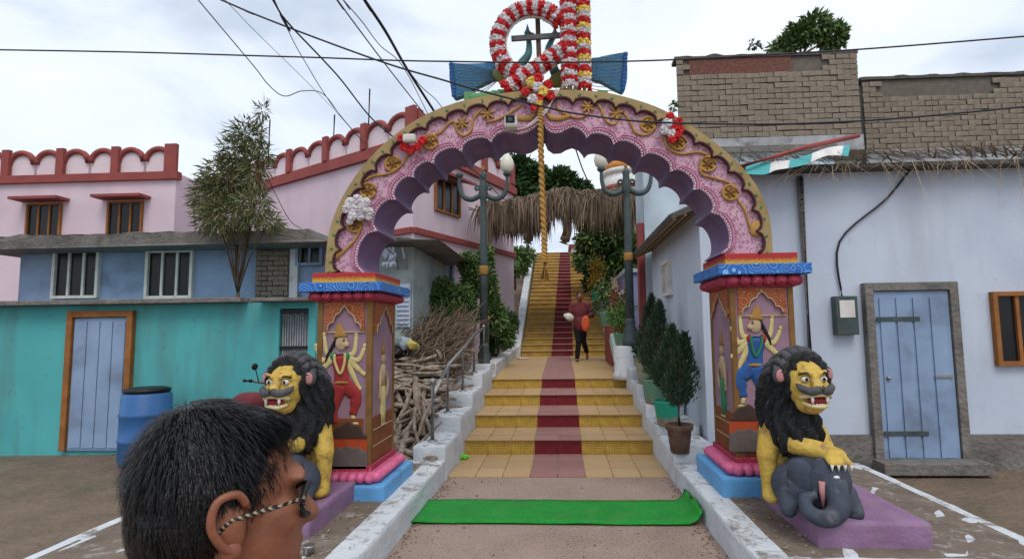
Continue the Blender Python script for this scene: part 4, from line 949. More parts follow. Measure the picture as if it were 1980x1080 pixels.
cable([(400, 20, 8), (490, 127, 9), (520, 165, 9.3), (550, 186, 9.6), (585, 176, 10), (625, 182, 10.5), (660, 226, 11.5), (700, 272, 12.8)], .009, 'slack wavy cable looping low at left sky')
cable([(785, 130, 8), (815, 168, 8.6), (840, 190, 9), (858, 212, 9.5), (880, 240, 10)], .007, 'short cable splitting off the thickest bundle')
cable([(1095, 240, 9), (1112, 285, 9.3), (1130, 335, 10), (1152, 372, 11), (1190, 392, 12.5)], .012, 'black cable hanging in the sky gap under the arch')
cable([(880, 300, 9), (935, 345, 10), (968, 380, 11.5), (1000, 400, 13.2)], .009, 'black cable sloping past the left lamp arm to the thatch')
cable([(505, 312, 11), (528, 365, 11.5), (560, 425, 12), (583, 442, 12.5)], .008, 'slack wire dropping along the pink wall at left')

# ---- hanging gilt rope
b = MB(); pts = spline([Q(1045, 205, -.03), Q(1045, 232, -.05), Q(1046, 300, -.04), Q(1049, 380, 0), Q(1052, 460, 0), Q(1053, 508, 0)], 12)
b.tube(pts, .02, 8)
for s_ in (0, 1):
    hel = [p + Vector((.02 * math.cos(i * .9 + s_ * math.pi), .02 * math.sin(i * .9 + s_ * math.pi), 0)) for i, p in enumerate(spline(pts, 2))]; b.tube(hel, .011, 6)
rp_ = thing('hanging_rope', 'twisted gold bell rope hanging from the middle of the arch', 'rope', Q(1053, 508))
b.build('rope', MT['relief'], rp_)
b = MB(); c = Q(1053, 506); 
for k in range(20): a = k * .7; b.tube([c, c + Vector((.03 * math.cos(a), .03 * math.sin(a), -.13 - .03 * rnd.random()))], .006, 4)
b.build('tassel', MT['relief'], rp_)
# ---- surveillance camera
cc = Q(988, 238, -.1); ct = thing('security_camera', 'white bullet security camera mounted on the pink arch face', 'camera', Q(988, 238))
ro_ = rotm(R(8), 0, R(3))
MB().obox(cc, (.115, .15, .105), ro_).build('housing', MT['whitepaint'], ct, bevel=.025)
MB().obox(cc + Vector((0, -.076, .008)), (.08, .012, .07), ro_).build('lens_window', MT['dark'], ct, bevel=.012)
MB().lathe(cc + Vector((0, -.083, .0)), [(.02, 0), (.016, .008)], 12, axis=rotm(R(97), 0, 0)).build('lens', MT['iron'], ct)
MB().tube([cc + Vector((0, .06, 0)), Q(988, 232, -.0)], .014, 8).build('bracket', MT['whitepaint'], ct)
for k, e in enumerate((0, 6)):
    o = MB().tube(spline([Q(992 + e, 250, -.03), Q(1015 + e, 246 - e * .3, -.05), Q(1045 + e, 222, -.06), Q(1065, 200, -.05), Q(1083 - e, 170, -.03)], 6), .0055, 5).build('camera_wire', MT['whitepaint']); tag(o, ('lower' if k == 0 else 'upper') + ' of two white wires strung from the security camera upward', 'wire')
# ================================================================ FLOWER LETTER, PEACOCKS, BUNCHES ON THE ARCH
def crumple(r):
    b = MB(); b.ell((0, 0, 0), (r, r, r), None, 8, 6, sm=False, ns=.75); return b
CR = [crumple(1) for _ in range(6)]
def puff(mbx, c, r, mi=0):
    src = CR[rnd.randrange(6)]; ro = rotm(rnd.random() * 6, rnd.random() * 6, rnd.random() * 6); mbx.add([Vector(c) + ro @ v * r for v in src.v], src.f, mi)
fl = thing('flower_letter', 'red and white artificial flower garland shaped as a letter above the arch', 'garland', Q(1045, 175))
def band(pts, w, cols, per, name='flower_band', thick=.05):
    cum = [0]
    for a, b_ in zip(pts, pts[1:]): cum.append(cum[-1] + (b_ - a).length)
    s_ = 0; i = 0; U = Vector((0, 1, 0)); step = .026
    while s_ < cum[-1]:
        b = MB()
        for r_ in range(per):
            if s_ >= cum[-1]: break
            p = along(pts, cum, s_); p2 = along(pts, cum, min(s_ + .02, cum[-1])); d = (p2 - p)
            d = d.normalized() if d.length > 1e-6 else Vector((0, 0, 1)); n = d.cross(Vector((0, 1, 0))).normalized()
            for k in range(5):
                f = k / 4 - .5; puff(b, p + n * (f * w * .84) + Vector((0, -thick * math.cos(f * 2.6) - .01 + rnd.uniform(-.006, .006), 0)) + d * rnd.uniform(-.008, .008), rnd.uniform(.017, .023))
            for k in range(3): puff(b, p + n * ((k / 2 - .5) * w * .9) + Vector((0, thick * .6, 0)), .022)
            s_ += step
        if b.v: b.build(name, MT[cols[i % len(cols)]], fl)
        i += 1
GO = .1
cx_, cy_ = 1030, 84
ringp = [(1092, 92 - 0)] and [(cx_ + 68 * math.cos(a) * (1.0), cy_ - 68 * math.sin(a)) for a in [R(d) for d in range(38, 226, 6)]]
ringp += [(998, 140), (1016, 152), (1034, 160), (1050, 160)]
band(spline([Q(x, y, GO) for x, y in ringp], 3), .125, ['red', 'whitep'], 2)
band(spline([Q(x, y, GO - .03) for x, y in ((978, 172), (1005, 155), (1040, 130), (1068, 110), (1094, 92))], 6), .125, ['red', 'whitep'], 2)
band([Q(1102, 168, GO - .02), Q(1100, 90, GO - .02), Q(1098, 0, GO - .02), Q(1097, -90, GO - .02)], .125, ['whitep', 'red'], 2)
band([Q(1130, 172, GO), Q(1128, 90, GO), Q(1127, 0, GO), Q(1126, -90, GO)], .11, ['red', 'whitep', 'yellowp'], 2)
b = MB(); b.tube(spline([Q(cx_ + 52 * math.cos(a), cy_ - 52 * math.sin(a), GO + .01) for a in [R(d) for d in range(38, 226, 12)]], 3), .012, 6)
for x0 in (1099, 1128): b.tube([Q(x0 + 2, 178, GO + .02), Q(x0 - 3, -95, GO + .02)], .018, 6)
b.build('frame', MT['whitepaint'], fl)
o = thing('wooden_cross', 'weathered grey wooden cross frame standing inside the flower loop', 'frame', Q(1042, 175, .2))
MB().obox(Q(1042, 105, .22), (.045, .04, Q(1042, 38, .22).z - Q(1042, 175, .22).z), rotm(0, -.02, 0)).build('upright', MT['bark'], o)
MB().obox(Q(1036, 72, .19), (.46, .03, .045), rotm(0, -.03, 0)).build('crossbar', paint('grey_wood', (.22, .22, .22), (.13, .13, .13), 12), o)
def peacock(label, tail, bx_, s_, neck):
    t = thing('peacock_statue', label, 'statue', Q(bx_, 172, .2), 'peacock statues on the arch')
    q = NT('blue_feather_paint' ); 
    b = MB(); poly = spline([Q(x, y, .26) for x, y in tail] + [Q(*tail[0], .26)], 3)[:-1]
    b.prism(poly, (0, .07, 0)); tl = b.build('tail', MT['tailblue'], t)
    b = MB(); tip = sum((Q(x, y, .255) for x, y in tail[:3]), Vector()) / 3; root = Q(bx_ + s_ * 8, 145, .255)
    ends = [(tail[0][0] * (1 - k) + tail[2][0] * k - s_ * 5, tail[0][1] * (1 - k) + tail[2][1] * k) for k in [i / 10 for i in range(11)]]
    for i, (x, y) in enumerate(ends): b.tube(spline([Q(x, y, .25), Q((x + bx_) / 2, (y + 140 + (y - 140) * .55) / 2 + 4, .25), root], 4), .0035, 4)
    b.build('feather_ribs', MT['featherline'], tl)
    b = MB()
    for i, (x, y) in enumerate(ends[:-1]): b.ell(Q(x + s_ * 3, y + 3, .25), (.022, .01, .026), None, 8, 6)
    b.build('feather_eyes', MT['fblue'], tl)
    b = MB(); b.ell(Q(bx_, 150, .26), (.16, .08, .08), rotm(0, -s_ * .4, 0), 14, 10); b.build('body', MT['peabody'], t)
    b = MB(); nk = spline([Q(x, y, .26) for x, y in neck], 5); b.tube(nk, [.05 - .03 * i / (len(nk) - 1) for i in range(len(nk))], 10)
    hd = Q(neck[-1][0], neck[-1][1] - 2, .26); b.ell(hd, (.032, .028, .03)); nb = b.build('neck', MT['peaneck'], t)
    b = MB(); b.lathe(hd, [(.018, .01), (.016, .04), (.002, .09)], 8); b.build('crest', MT['peaneck'], nb)
    b = MB(); b.lathe(hd, [(.014, .02), (.002, .07)], 8, axis=rotm(0, -s_ * 1.7, 0)); b.build('beak', MT['fgold'], nb)
    for dx in (-6, 8): MB().tube([Q(bx_ + dx, 155, .26), Q(bx_ + dx, 182, .26)], .014, 6).build('leg', MT['fgold'], t)
    b = MB()
    for k in range(6): b.ell(Q(bx_ + s_ * (4 + 12 * k), 180 + k * 1.8, .2), (.05, .03, .045), rotm(0, s_ * .6, 0), 8, 6)
    b.box(Q(bx_ + s_ * 75, 190, .2).x - .05, Q(bx_ + s_ * 75, 190, .2).x + .05, Q(bx_, 190, .2).y, Q(bx_, 190, .2).y + .07, Q(bx_ + s_ * 75, 205, .2).z, Q(bx_ + s_ * 75, 176, .2).z)
    b.build('leaf_base', MT['pealeaf'], t)
MT['featherline'] = paint('feather_line', (.03, .1, .2), (.2, .17, .06), 30, da=.2)
MT['tailblue'] = paint('tail_blue', (.07, .24, .42), (.05, .17, .33), 14, (.12, .16, .16), .45, 9, bump=.8, bsc=35)
MT['peabody'] = paint('peacock_gold', (.26, .24, .06), (.14, .22, .1), 8, (.05, .05, .04), .5, 9)
MT['peaneck'] = paint('peacock_teal', (.1, .24, .24), (.07, .17, .18), 8, (.05, .05, .04), .5, 9)
MT['pealeaf'] = paint('leaf_green_paint', (.15, .34, .16), (.1, .25, .12), 8, (.05, .05, .04), .5, 9)
peacock('blue tailed peacock statue on the left of the flower letter', [(870, 122), (869, 150), (876, 187), (890, 186), (905, 180), (928, 164), (955, 152), (985, 140), (982, 126), (962, 120), (938, 122), (900, 123)], 982, -1, [(994, 146), (1008, 124), (1021, 106), (1023, 86), (1020, 66)])
peacock('blue tailed peacock statue on the right, behind the yellow flower column', [(1212, 102), (1213, 150), (1206, 176), (1194, 174), (1182, 168), (1162, 157), (1140, 150), (1118, 140), (1122, 124), (1140, 113), (1168, 110), (1196, 103)], 1090, 1, [(1076, 146), (1066, 122), (1060, 100), (1064, 84), (1073, 68)])
def bunch(label, blooms):
    xs_ = [q[0] for q in blooms]; t = thing('flower_bunch', label, 'flower bunch', Q(sum(xs_) / len(xs_), sum(q[1] for q in blooms) / len(blooms)), 'artificial flower bunches on the arch')
    for x, y, r, m in blooms:
        b = MB(); c = Q(x, y, -.05 - rnd.random() * .02); rr = r * 4.7 / F
        for k in range(9): a = k * .7; puff(b, c + Vector((rr * .5 * math.cos(a), -rnd.random() * .3 * rr, rr * .5 * math.sin(a))), rr * .55)
        b.build('flower', MT[m], t)
bunch('red, yellow and white flower bunch at the crown of the arch', [(1016, 178, 9, 'red'), (1028, 160, 11, 'yellowp'), (1040, 152, 10, 'red'), (1040, 170, 11, 'whitep'), (1060, 165, 10, 'red'), (1050, 178, 11, 'yellowp'), (1064, 186, 9, 'red'), (1030, 192, 10, 'whitep'), (1044, 188, 9, 'red'), (1042, 198, 8, 'yellowp'), (1033, 208, 7, 'red')])
bunch('red tassel flower bunch with a white block, upper left of the arch', [(776, 268, 8, 'red'), (782, 284, 9, 'red'), (796, 290, 9, 'red'), (808, 284, 8, 'red'), (818, 272, 9, 'red')])
t = MB(); c = Q(792, 268, -.09); t.obox(c, (.115, .07, .075)); tag(t.build('white_block', MT['whitecloth'], bevel=.02), 'white rounded block resting in the red flower bunch', 'block')
bunch('grey-white flower bunch low on the left of the arch', [(678, 392, 10, 'whitep'), (692, 386, 10, 'whitep'), (707, 392, 10, 'whitep'), (671, 404, 9, 'whitep'), (686, 404, 11, 'whitep'), (702, 404, 11, 'whitep'), (714, 410, 9, 'whitep'), (682, 418, 9, 'whitep'), (697, 418, 9, 'whitep'), (713, 420, 7, 'whitep'), (677, 428, 7, 'whitep')])
bunch('red and white flower bunch on the right of the arch', [(1296, 224, 8, 'red'), (1312, 236, 9, 'red'), (1290, 240, 11, 'whitep'), (1284, 252, 9, 'whitep'), (1302, 247, 8, 'red'), (1315, 250, 8, 'red'), (1298, 258, 9, 'whitep'), (1311, 262, 8, 'red'), (1300, 270, 8, 'red')])

# ================================================================ STATUES
def lion(label, origin, s_):
    """built facing the viewer, s_=+1 has its inner side towards +x"""
    t = thing('lion_statue', label, 'statue', origin, 'guardian lions of the gate'); O = Vector(origin)
    P = lambda x, y, z: O + Vector((s_ * x, y, z))
    fd = Vector((s_ * -.08, -.99, -.03)).normalized(); fr = Vector((-fd.y, fd.x, 0)).normalized() * -1; fu = fr.cross(fd) * -1
    fr = Vector((fd.y, -fd.x, 0)).normalized(); fu = fd.cross(fr); fu = -fu if fu.z < 0 else fu
    H = P(-.02, -.2, .83)
    def Hd(r, f, u): return H + fr * r + fd * f + fu * u
    B = MB(); B.ell(P(-.06, .2, .4), (.18, .3, .27)); B.ell(P(.0, .02, .52), (.18, .18, .24)); B.ell(P(-.07, .38, .22), (.17, .2, .2))
    B.cap(P(.14, .0, .5), P(.215, -.06, .32), .1, .075); B.cap(P(.215, -.06, .32), P(.21, -.06, .07), .07, .05); B.ell(P(.21, -.1, .045), (.065, .1, .05))
    B.cap(P(.13, -.02, .5), P(.06, -.22, .42), .1, .075); B.cap(P(.08, -.22, .42), P(-.06, -.33, .4), .07, .06); B.ell(P(-.1, -.37, .385), (.085, .08, .055))
    for k in range(4): B.cap(P(-.15 + .035 * k, -.4, .38), P(-.16 + .04 * k, -.47, .35), .022, .02)
    B.cap(P(-.16, .05, .45), P(-.2, -.1, .25), .1, .08); B.cap(P(-.2, -.1, .25), P(-.2, -.14, .05), .07, .06)
    blob(B, .014, 5).build('body', MT['yellow'], t)
    B = MB()
    for k in range(4): c = P(-.16 + .04 * k, -.48, .345); B.lathe(c, [(.012, 0), (.002, -.04)], 6)
    B.build('claws', MT['whitepaint'], t)
    # mane: wavy ridged locks
    B = MB(); B.ell(H - fd * .1 + fu * .02, (.2, .18, .22)); B.ell(P(.05, -.02, .66), (.2, .19, .34)); B.ell(P(.03, -.14, .5), (.17, .15, .22)); B.ell(P(.09, .02, .5), (.13, .15, .18))
    m = blob(B, .012, 3)
    ctr_ = P(.04, .0, .7)
    for i, v in enumerate(m.v):
        d = v - ctr_; a = math.atan2(d.y * s_ * 1.0, d.x); w = math.sin(a * 16 + 3.0 * math.sin(d.z * 16) + d.z * 9)
        m.v[i] = v + Vector((d.x, d.y, d.z * .3)).normalized() * (w * .015 + .008 * math.sin(a * 37 + d.z * 30 + 4 * math.sin(d.z * 11)))
    m.build('mane', MT['mane'], t)
    B = MB()
    for k in range(9):
        a = -1.25 + 2.5 * k / 8; c0 = Hd(math.sin(a) * .16, -.0, math.cos(a) * .2 - .0); B.tube(spline([c0, c0 - fd * .1 + fu * .03, c0 - fd * .22 - fu * .03 + fr * math.sin(a) * .04, c0 - fd * .26 - fu * .15 + fr * math.sin(a) * .06], 4), [.034] * 9 + [.03, .026, .02, .01], 8)
    B.build('mane_locks', MT['maneg'], t)
    # face
    B = MB(); B.ell(H + fd * .01, (.135, .13, .165)); B.ell(Hd(0, .09, -.06), (.105, .07, .075)); B.ell(Hd(0, .06, -.13), (.1, .09, .07)); B.cap(Hd(0, .12, .06), Hd(0, .165, -.005), .03, .04)
    for r_ in (-1, 1): B.ell(Hd(r_ * .07, .09, -.01), (.05, .04, .045)); B.cap(Hd(r_ * .03, .135, .085), Hd(r_ * .09, .1, .095), .018, .014)
    fo = blob(B, .009, 4).build('face', MT['yellow'], t)
    B = MB(); B.ell(Hd(0, .155, -.095), (.075, .03, .026), Matrix((fr, fd, fu)).transposed()); B.build('mouth', MT['mouth'], fo)
    B = MB(); B.tube(spline([Hd(-.1, .115, -.075), Hd(-.05, .175, -.052), Hd(0, .188, -.047), Hd(.05, .175, -.052), Hd(.1, .115, -.075)], 5), .017, 8); B.build('upper_lip', MT['cream'], fo)
    B = MB(); B.tube(spline([Hd(-.085, .12, -.11), Hd(-.04, .17, -.128), Hd(.04, .17, -.128), Hd(.085, .12, -.11)], 5), .014, 8); B.build('lower_lip', MT['cream'], fo)
    for k in range(7): MB().obox(Hd(-.054 + .018 * k, .178 - abs(k - 3) * .006, -.118), (.014, .012, .018), Matrix((fr, fd, fu)).transposed()).build('tooth', MT['whitepaint'], fo)
    for r_ in (-1, 1): MB().lathe(Hd(r_ * .05, .18, -.065), [(.012, 0), (.009, -.03), (.003, -.045)], 8).build('fang', MT['whitepaint'], fo)
    for r_ in (-1, 1):
        B = MB(); B.tube(spline([Hd(0, .195, -.012), Hd(r_ * .05, .185, -.03), Hd(r_ * .1, .145, -.012), Hd(r_ * .12, .11, .015)], 5), [.03] * 3 + [.028] * 5 + [.024] * 4 + [.018, .014, .01, .006], 8); B.build('moustache', MT['maneg'], fo)
        e_ = MB().ell(Hd(r_ * .062, .122, .045), (.026, .016, .02), Matrix((fr, fd, fu)).transposed()).build('eye', MT['whitepaint'], fo)
        MB().ell(Hd(r_ * .06, .136, .046), (.011, .007, .013), Matrix((fr, fd, fu)).transposed()).build('pupil', MT['black'], e_)
        MB().tube(spline([Hd(r_ * .03, .135, .075), Hd(r_ * .065, .138, .09), Hd(r_ * .1, .108, .075)], 4), .006, 5).build('brow', MT['black'], fo)
        ear = MB(); ear.ell(Hd(r_ * .165, -.03, .06), (.05, .03, .06), Matrix((fr, fd, fu)).transposed()); eo = ear.build('ear', MT['maneg'], fo)
        MB().ell(Hd(r_ * .168, -.004, .058), (.034, .014, .044), Matrix((fr, fd, fu)).transposed()).build('inner_ear', MT['pinkear'], eo)
    # elephant under the paw
    e = thing('elephant_statue', label.replace('lion statue', 'elephant statue').split(',')[0] + ' crouched under its lion', 'statue', P(.1, -.3, 0), 'slate elephants under the lions')
    B = MB(); B.ell(P(-.02, -.24, .19), (.21, .19, .19)); B.ell(P(.11, -.22, .15), (.14, .16, .15)); B.ell(P(-.06, -.36, .22), (.15, .13, .16))
    tr = spline([P(-.06, -.47, .2), P(-.04, -.54, .1), P(.04, -.56, .04), P(.13, -.52, .06), P(.14, -.47, .13), P(.08, -.46, .15)], 5)
    for i in range(len(tr) - 1): r_ = .075 - .045 * i / len(tr); B.cap(tr[i], tr[i + 1], r_, r_ - .002, 10)
    B.cap(P(.18, -.28, .1), P(.19, -.34, .03), .065, .055); B.cap(P(-.2, -.3, .12), P(-.2, -.4, .03), .07, .06)
    blob(B, .012, 4).build('body', MT['eleph'], e)
    B = MB(); B.ell(P(.1, -.36, .24), (.09, .03, .12), rotm(0, .3 * s_, .4 * s_)); B.build('ear', MT['eleph'], e)
    B = MB(); B.lathe(P(.02, -.46, .2), [(.022, .04), (.02, -.04), (.004, -.13)], 8); B.build('tusk', MT['pinkear'], e)
    B = MB(); B.ell(P(-.06, -.487, .27), (.02, .01, .012)); B.build('eye', MT['whitepaint'], e)
    return t
lion('yellow lion statue with black mane on the left purple plinth, half hidden by the passer-by', (-2.03, 4.28, .375), 1)
lion('yellow lion statue with black mane on the right purple plinth, in full view', (1.67, 4.2, .375), -1)
o = MB().box(-2.42, -1.72, 3.78, 4.68, .2, .375).build('lion_plinth', MT['purpleplinth'], bevel=.015); roughen(o, .01, .12, 4); tag(o, 'purple masonry plinth under the left lion', 'plinth', 'lion plinths')
o = MB().box(1.585, 2.28, 3.69, 4.7, .2, .375).build('lion_plinth', MT['purpleplinth'], bevel=.015); roughen(o, .01, .12, 4); tag(o, 'purple masonry plinth under the right lion', 'plinth', 'lion plinths')

def rv(): 
    while True:
        v = Vector((rnd.uniform(-1, 1), rnd.uniform(-1, 1), rnd.uniform(-1, 1)))
        if .05 < v.length < 1: return v
# ================================================================ PEOPLE
def man():
    f = PY(1121, 697, 13.8); O = Vector((f.x + .03, 13.8, .822)); t = thing('person', 'man in maroon shirt and black trousers walking down with an orange bag', 'person', O)
    P = lambda x, y, z: O + Vector((x, y, z))
    B = MB(); B.ell(P(.0, -.03, 1.58), (.075, .095, .115)); B.ell(P(0, -.08, 1.53), (.055, .05, .06)); B.cap(P(0, 0, 1.4), P(0, -.02, 1.5), .055, .05); B.ell(P(0, -.13, 1.565), (.014, .02, .025))
    for s_ in (-1, 1): B.ell(P(s_ * .077, -.01, 1.57), (.014, .025, .035))
    B.ell(P(0, .0, 1.2), (.16, .1, .24)); B.ell(P(0, .0, .95), (.15, .1, .14))
    # right arm (picture left) bent forward holding a white bundle, left arm bent to the belly holding a bag
    B.cap(P(-.2, 0, 1.36), P(-.25, -.02, 1.1), .05, .04); B.cap(P(-.25, -.02, 1.1), P(-.24, -.22, 1.1), .04, .03)
    B.cap(P(.2, 0, 1.36), P(.29, .0, 1.12), .05, .04); B.cap(P(.29, .0, 1.12), P(.13, -.2, 1.08), .04, .03)
    for hx_, hy_, hz2 in ((-.24, -.27, 1.1), (.1, -.22, 1.07)):
        B.ell(P(hx_, hy_, hz2), (.035, .05, .025))
        for k in range(4): B.cap(P(hx_ - .027 + .018 * k, hy_ - .03, hz2), P(hx_ - .027 + .018 * k, hy_ - .08, hz2 - .03), .01, .008, 6)
        B.cap(P(hx_ + .03, hy_, hz2 + .01), P(hx_ + .045, hy_ - .04, hz2 + .015), .011, .009, 6)
    B.cap(P(-.08, 0, .9), P(-.05, -.05, .5), .085, .06); B.cap(P(-.05, -.05, .5), P(-.09, -.02, .07), .055, .035); B.ell(P(-.09, -.08, .035), (.042, .12, .035))
    B.cap(P(.08, 0, .9), P(.06, .02, .52), .085, .06); B.cap(P(.06, .02, .52), P(.16, .3, .2), .055, .035); B.ell(P(.17, .31, .11), (.04, .05, .1))
    blob(B, .011, 2).build('body', MT['skin'], t)
    B = MB(); B.ell(P(0, .0, 1.635), (.085, .1, .075)); B.ell(P(0, .05, 1.59), (.082, .07, .09)); blob(B, .012, 2).build('hair', MT['hair'], t)
    B = MB(); B.tube([P(-.03, -.135, 1.535), P(0, -.145, 1.54), P(.03, -.135, 1.535)], .008, 6); B.build('moustache', MT['hair'], t)
    for s_ in (-1, 1): MB().ell(P(s_ * .03, -.118, 1.59), (.013, .008, .007)).build('eye', MT['dark'], t)
    B = MB(); B.ell(P(0, .0, 1.22), (.185, .125, .24)); B.ell(P(0, 0, 1.0), (.175, .125, .17)); B.cap(P(-.1, 0, 1.38), P(.1, 0, 1.38), .085, .085)
    B.cap(P(-.19, 0, 1.37), P(-.26, -.02, 1.1), .075, .062); B.cap(P(-.26, -.02, 1.1), P(-.245, -.17, 1.1), .06, .048)
    B.cap(P(.19, 0, 1.37), P(.3, .0, 1.12), .075, .062); B.cap(P(.3, .0, 1.12), P(.17, -.15, 1.09), .06, .048)
    B.cap(P(0, 0, .86), P(0, 0, .95), .165, .165)
    blob(B, .014, 2).build('shirt', MT['shirt'], t)
    B = MB(); B.ell(P(0, 0, .88), (.165, .125, .13)); B.cap(P(-.08, 0, .86), P(-.05, -.05, .5), .1, .078); B.cap(P(-.05, -.05, .5), P(-.09, -.02, .1), .072, .06)
    B.cap(P(.08, 0, .86), P(.06, .02, .52), .1, .078); B.cap(P(.06, .02, .52), P(.155, .28, .23), .072, .058)
    blob(B, .014, 2).build('trousers', MT['trouser'], t)
    g_ = MB(); g_.ell(P(.12, -.26, .92), (.11, .05, .2), rotm(0, .05, 0), 14, 10, ns=.06); g_.cap(P(.11, -.25, 1.08), P(.115, -.25, 1.03), .03, .06)
    tag(blob(g_, .012, 1).build('carry_bag', MT['orange']), 'orange plastic bag held by the man on the stairs', 'bag')
    g_ = MB(); g_.ell(P(-.27, -.3, 1.08), (.13, .08, .09), rotm(.2, .5, 0), 12, 9, ns=.2); g_.ell(P(-.36, -.3, 1.12), (.06, .06, .05))
    tag(blob(g_, .012, 1).build('cloth_bundle', MT['whitecloth']), 'white cloth bundle carried in the walking man\'s right hand', 'bundle')
man()
def passerby():
    c = PY(436, 972, .74); t = thing('person', 'dark-haired passer-by in glasses close at the lower left, seen from behind', 'person', Vector((c.x, c.y, 0)))
    a = R(40); fd = Vector((math.cos(a), math.sin(a), 0)); lf = Vector((-fd.y, fd.x, 0)); up = Vector((0, 0, 1)); ro = Matrix((fd, lf, up)).transposed()
    P = lambda f, l, u: c + fd * f + lf * l + up * u
    B = MB(); B.ell(P(-.008, 0, .028), (.092, .072, .096), ro, 24, 18); B.ell(P(.035, 0, -.04), (.062, .062, .085), ro, 24, 18); B.ell(P(.048, 0, -.085), (.045, .045, .04), ro, 18, 14)
    B.cap(P(.087, 0, .0), P(.108, 0, -.032), .012, .015); B.ell(P(.1, .012, -.034), (.013, .01, .009), ro); B.ell(P(.1, -.012, -.034), (.013, .01, .009), ro)
    B.ell(P(.084, 0, .028), (.014, .05, .014), ro)
    B.ell(P(.088, 0, -.064), (.014, .024, .007), ro); B.ell(P(.086, 0, -.076), (.013, .021, .008), ro); B.ell(P(.082, 0, -.1), (.02, .022, .018), ro)
    for s_ in (-1, 1): B.ell(P(.058, s_ * .044, -.02), (.03, .02, .025), ro); B.ell(P(-.005, s_ * .076, -.012), (.02, .009, .033), ro)
    B.cap(P(-.035, 0, -.2), P(-.02, 0, -.08), .06, .056, 20)
    B.ell(P(-.04, 0, -.3), (.1, .2, .1), ro); B.cap(P(-.04, .0, -.34), P(-.04, 0, -.9), .14, .13); 
    for s_ in (-1, 1): B.cap(P(-.04, s_ * .18, -.27), P(-.03, s_ * .23, -.56), .05, .042); B.cap(P(-.03, s_ * .23, -.56), P(.1, s_ * .2, -.78), .04, .032); B.ell(P(.14, s_ * .19, -.81), (.05, .03, .03), ro)
    for s_ in (-1, 1): B.cap(P(-.03, s_ * .09, -.85), P(0, s_ * .1, -1.25), .085, .06); B.cap(P(0, s_ * .1, -1.25), P(-.03, s_ * .1, -c.z + .06), .055, .04); B.ell(P(.03, s_ * .1, -c.z + .04), (.12, .045, .04), ro)
    sk = blob(B, .0055, 4); sk.build('body', MT['skin'], t)
    for s_ in (-1, 1):
        e_ = MB(); e_.tube(spline([P(.012, s_ * .08, .012), P(.0, s_ * .086, .03), P(-.022, s_ * .09, .026), P(-.028, s_ * .09, .0), P(-.016, s_ * .086, -.026), P(.002, s_ * .08, -.042)], 5), .0052, 8); e_.ell(P(-.004, s_ * .08, -.038), (.012, .007, .012), ro); e_.build('ear', MT['skin'], t)
    B = MB(); B.ell(P(-.022, 0, .044), (.09, .08, .092), ro, 24, 18); B.ell(P(-.05, 0, -.005), (.062, .074, .075), ro, 20, 16); B.ell(P(.012, .0, .088), (.07, .058, .038), ro, 20, 16)
    h = blob(B, .005, 2)
    for i, v in enumerate(h.v): d = v - c; h.v[i] = v + d.normalized() * .002 * noise.noise(Vector((d.x * 70, d.y * 70, d.z * 25)))
    ho = h.build('hair', MT['hair'], t); st = MB(); crown_ = P(-.05, 0, .14); hv = [v for v in h.v]
    for k in range(11000):
        v = hv[rnd.randrange(len(hv))]; nr_ = (v - P(-.03, 0, .03)).normalized(); fl_ = (v - crown_); fl_ = fl_ - nr_ * fl_.dot(nr_)
        if fl_.length < .004: continue
        fl_ = (fl_.normalized() + rv() * .28); l = rnd.uniform(.012, .034); p0 = v + rv() * .002; s_ = fl_.cross(nr_).normalized() * .0006
        p1 = p0 + fl_ * l * .5 + nr_ * .004; p2 = p0 + fl_ * l + nr_ * rnd.uniform(-.001, .004)
        st.add([p0 - s_, p0 + s_, p1 + s_, p1 - s_, p2], [(0, 1, 2, 3), (3, 2, 4)])
    st.build('strands', MT['hair'], ho, kind='stuff')
    B = MB(); B.ell(P(-.04, 0, -.29), (.115, .215, .1), ro, 18, 12); B.cap(P(-.04, .0, -.32), P(-.04, 0, -.88), .16, .15, 18); B.cap(P(-.04, -.1, -.5), P(-.04, .1, -.5), .15, .15)
    for s_ in (-1, 1): B.cap(P(-.04, s_ * .18, -.27), P(-.03, s_ * .225, -.5), .065, .062)
    B.cap(P(-.04, 0, -.215), P(-.04, 0, -.235), .075, .09)
    blob(B, .014, 3).build('shirt', paint('rust_shirt', (.3, .1, .05), None, 9, da=0), t)
    B = MB(); 
    for s_ in (-1, 1): B.cap(P(-.03, s_ * .085, -.85), P(0, s_ * .1, -1.25), .105, .085); B.cap(P(0, s_ * .1, -1.25), P(-.03, s_ * .1, -c.z + .1), .08, .07)
    blob(B, .016, 3).build('trousers', MT['trouser'], t)
    g_ = thing('eyeglasses', 'dark-framed eyeglasses with patterned temple worn by the passer-by', 'glasses', P(.06, 0, -.01))
    for s_ in (-1, 1):
        MB().tube([P(.085, s_ * .066, .006), P(.04, s_ * .078, .004), P(-.005, s_ * .082, .0), P(-.02, s_ * .082, -.012)], .0032, 6).build('temple', MT['glassframe'], g_)
        rim = [P(.098 - .016 * abs(math.cos(q)), s_ * (.034 + .029 * math.cos(q)), -.004 + .021 * math.sin(q)) for q in [2 * math.pi * k / 24 for k in range(24)]]
        MB().tube(rim, .0038, 6, closed=True).build('rim', MT['black'], g_)
        MB().prism(rim, fd * .002).build('lens', MT['lens'], g_)
    MB().tube([P(.104, -.01, .004), P(.104, .01, .004)], .0025, 6).build('bridge', MT['black'], g_)
q = NT('spectacle_lens'); q.b.inputs['Transmission Weight'].default_value = .85; MT['lens'] = q.done((.55, .5, .5), .05, 0, .5)
q = NT('patterned_temple'); x, y, z = q.xyz(); w = q.math('SINE', q.math('MULTIPLY', q.math('ADD', x, z), 900.0)); MT['glassframe'] = q.done(q.mix(q.ramp(w, .1, .4), (.015, .013, .012), (.3, .24, .17)), .4)
passerby()

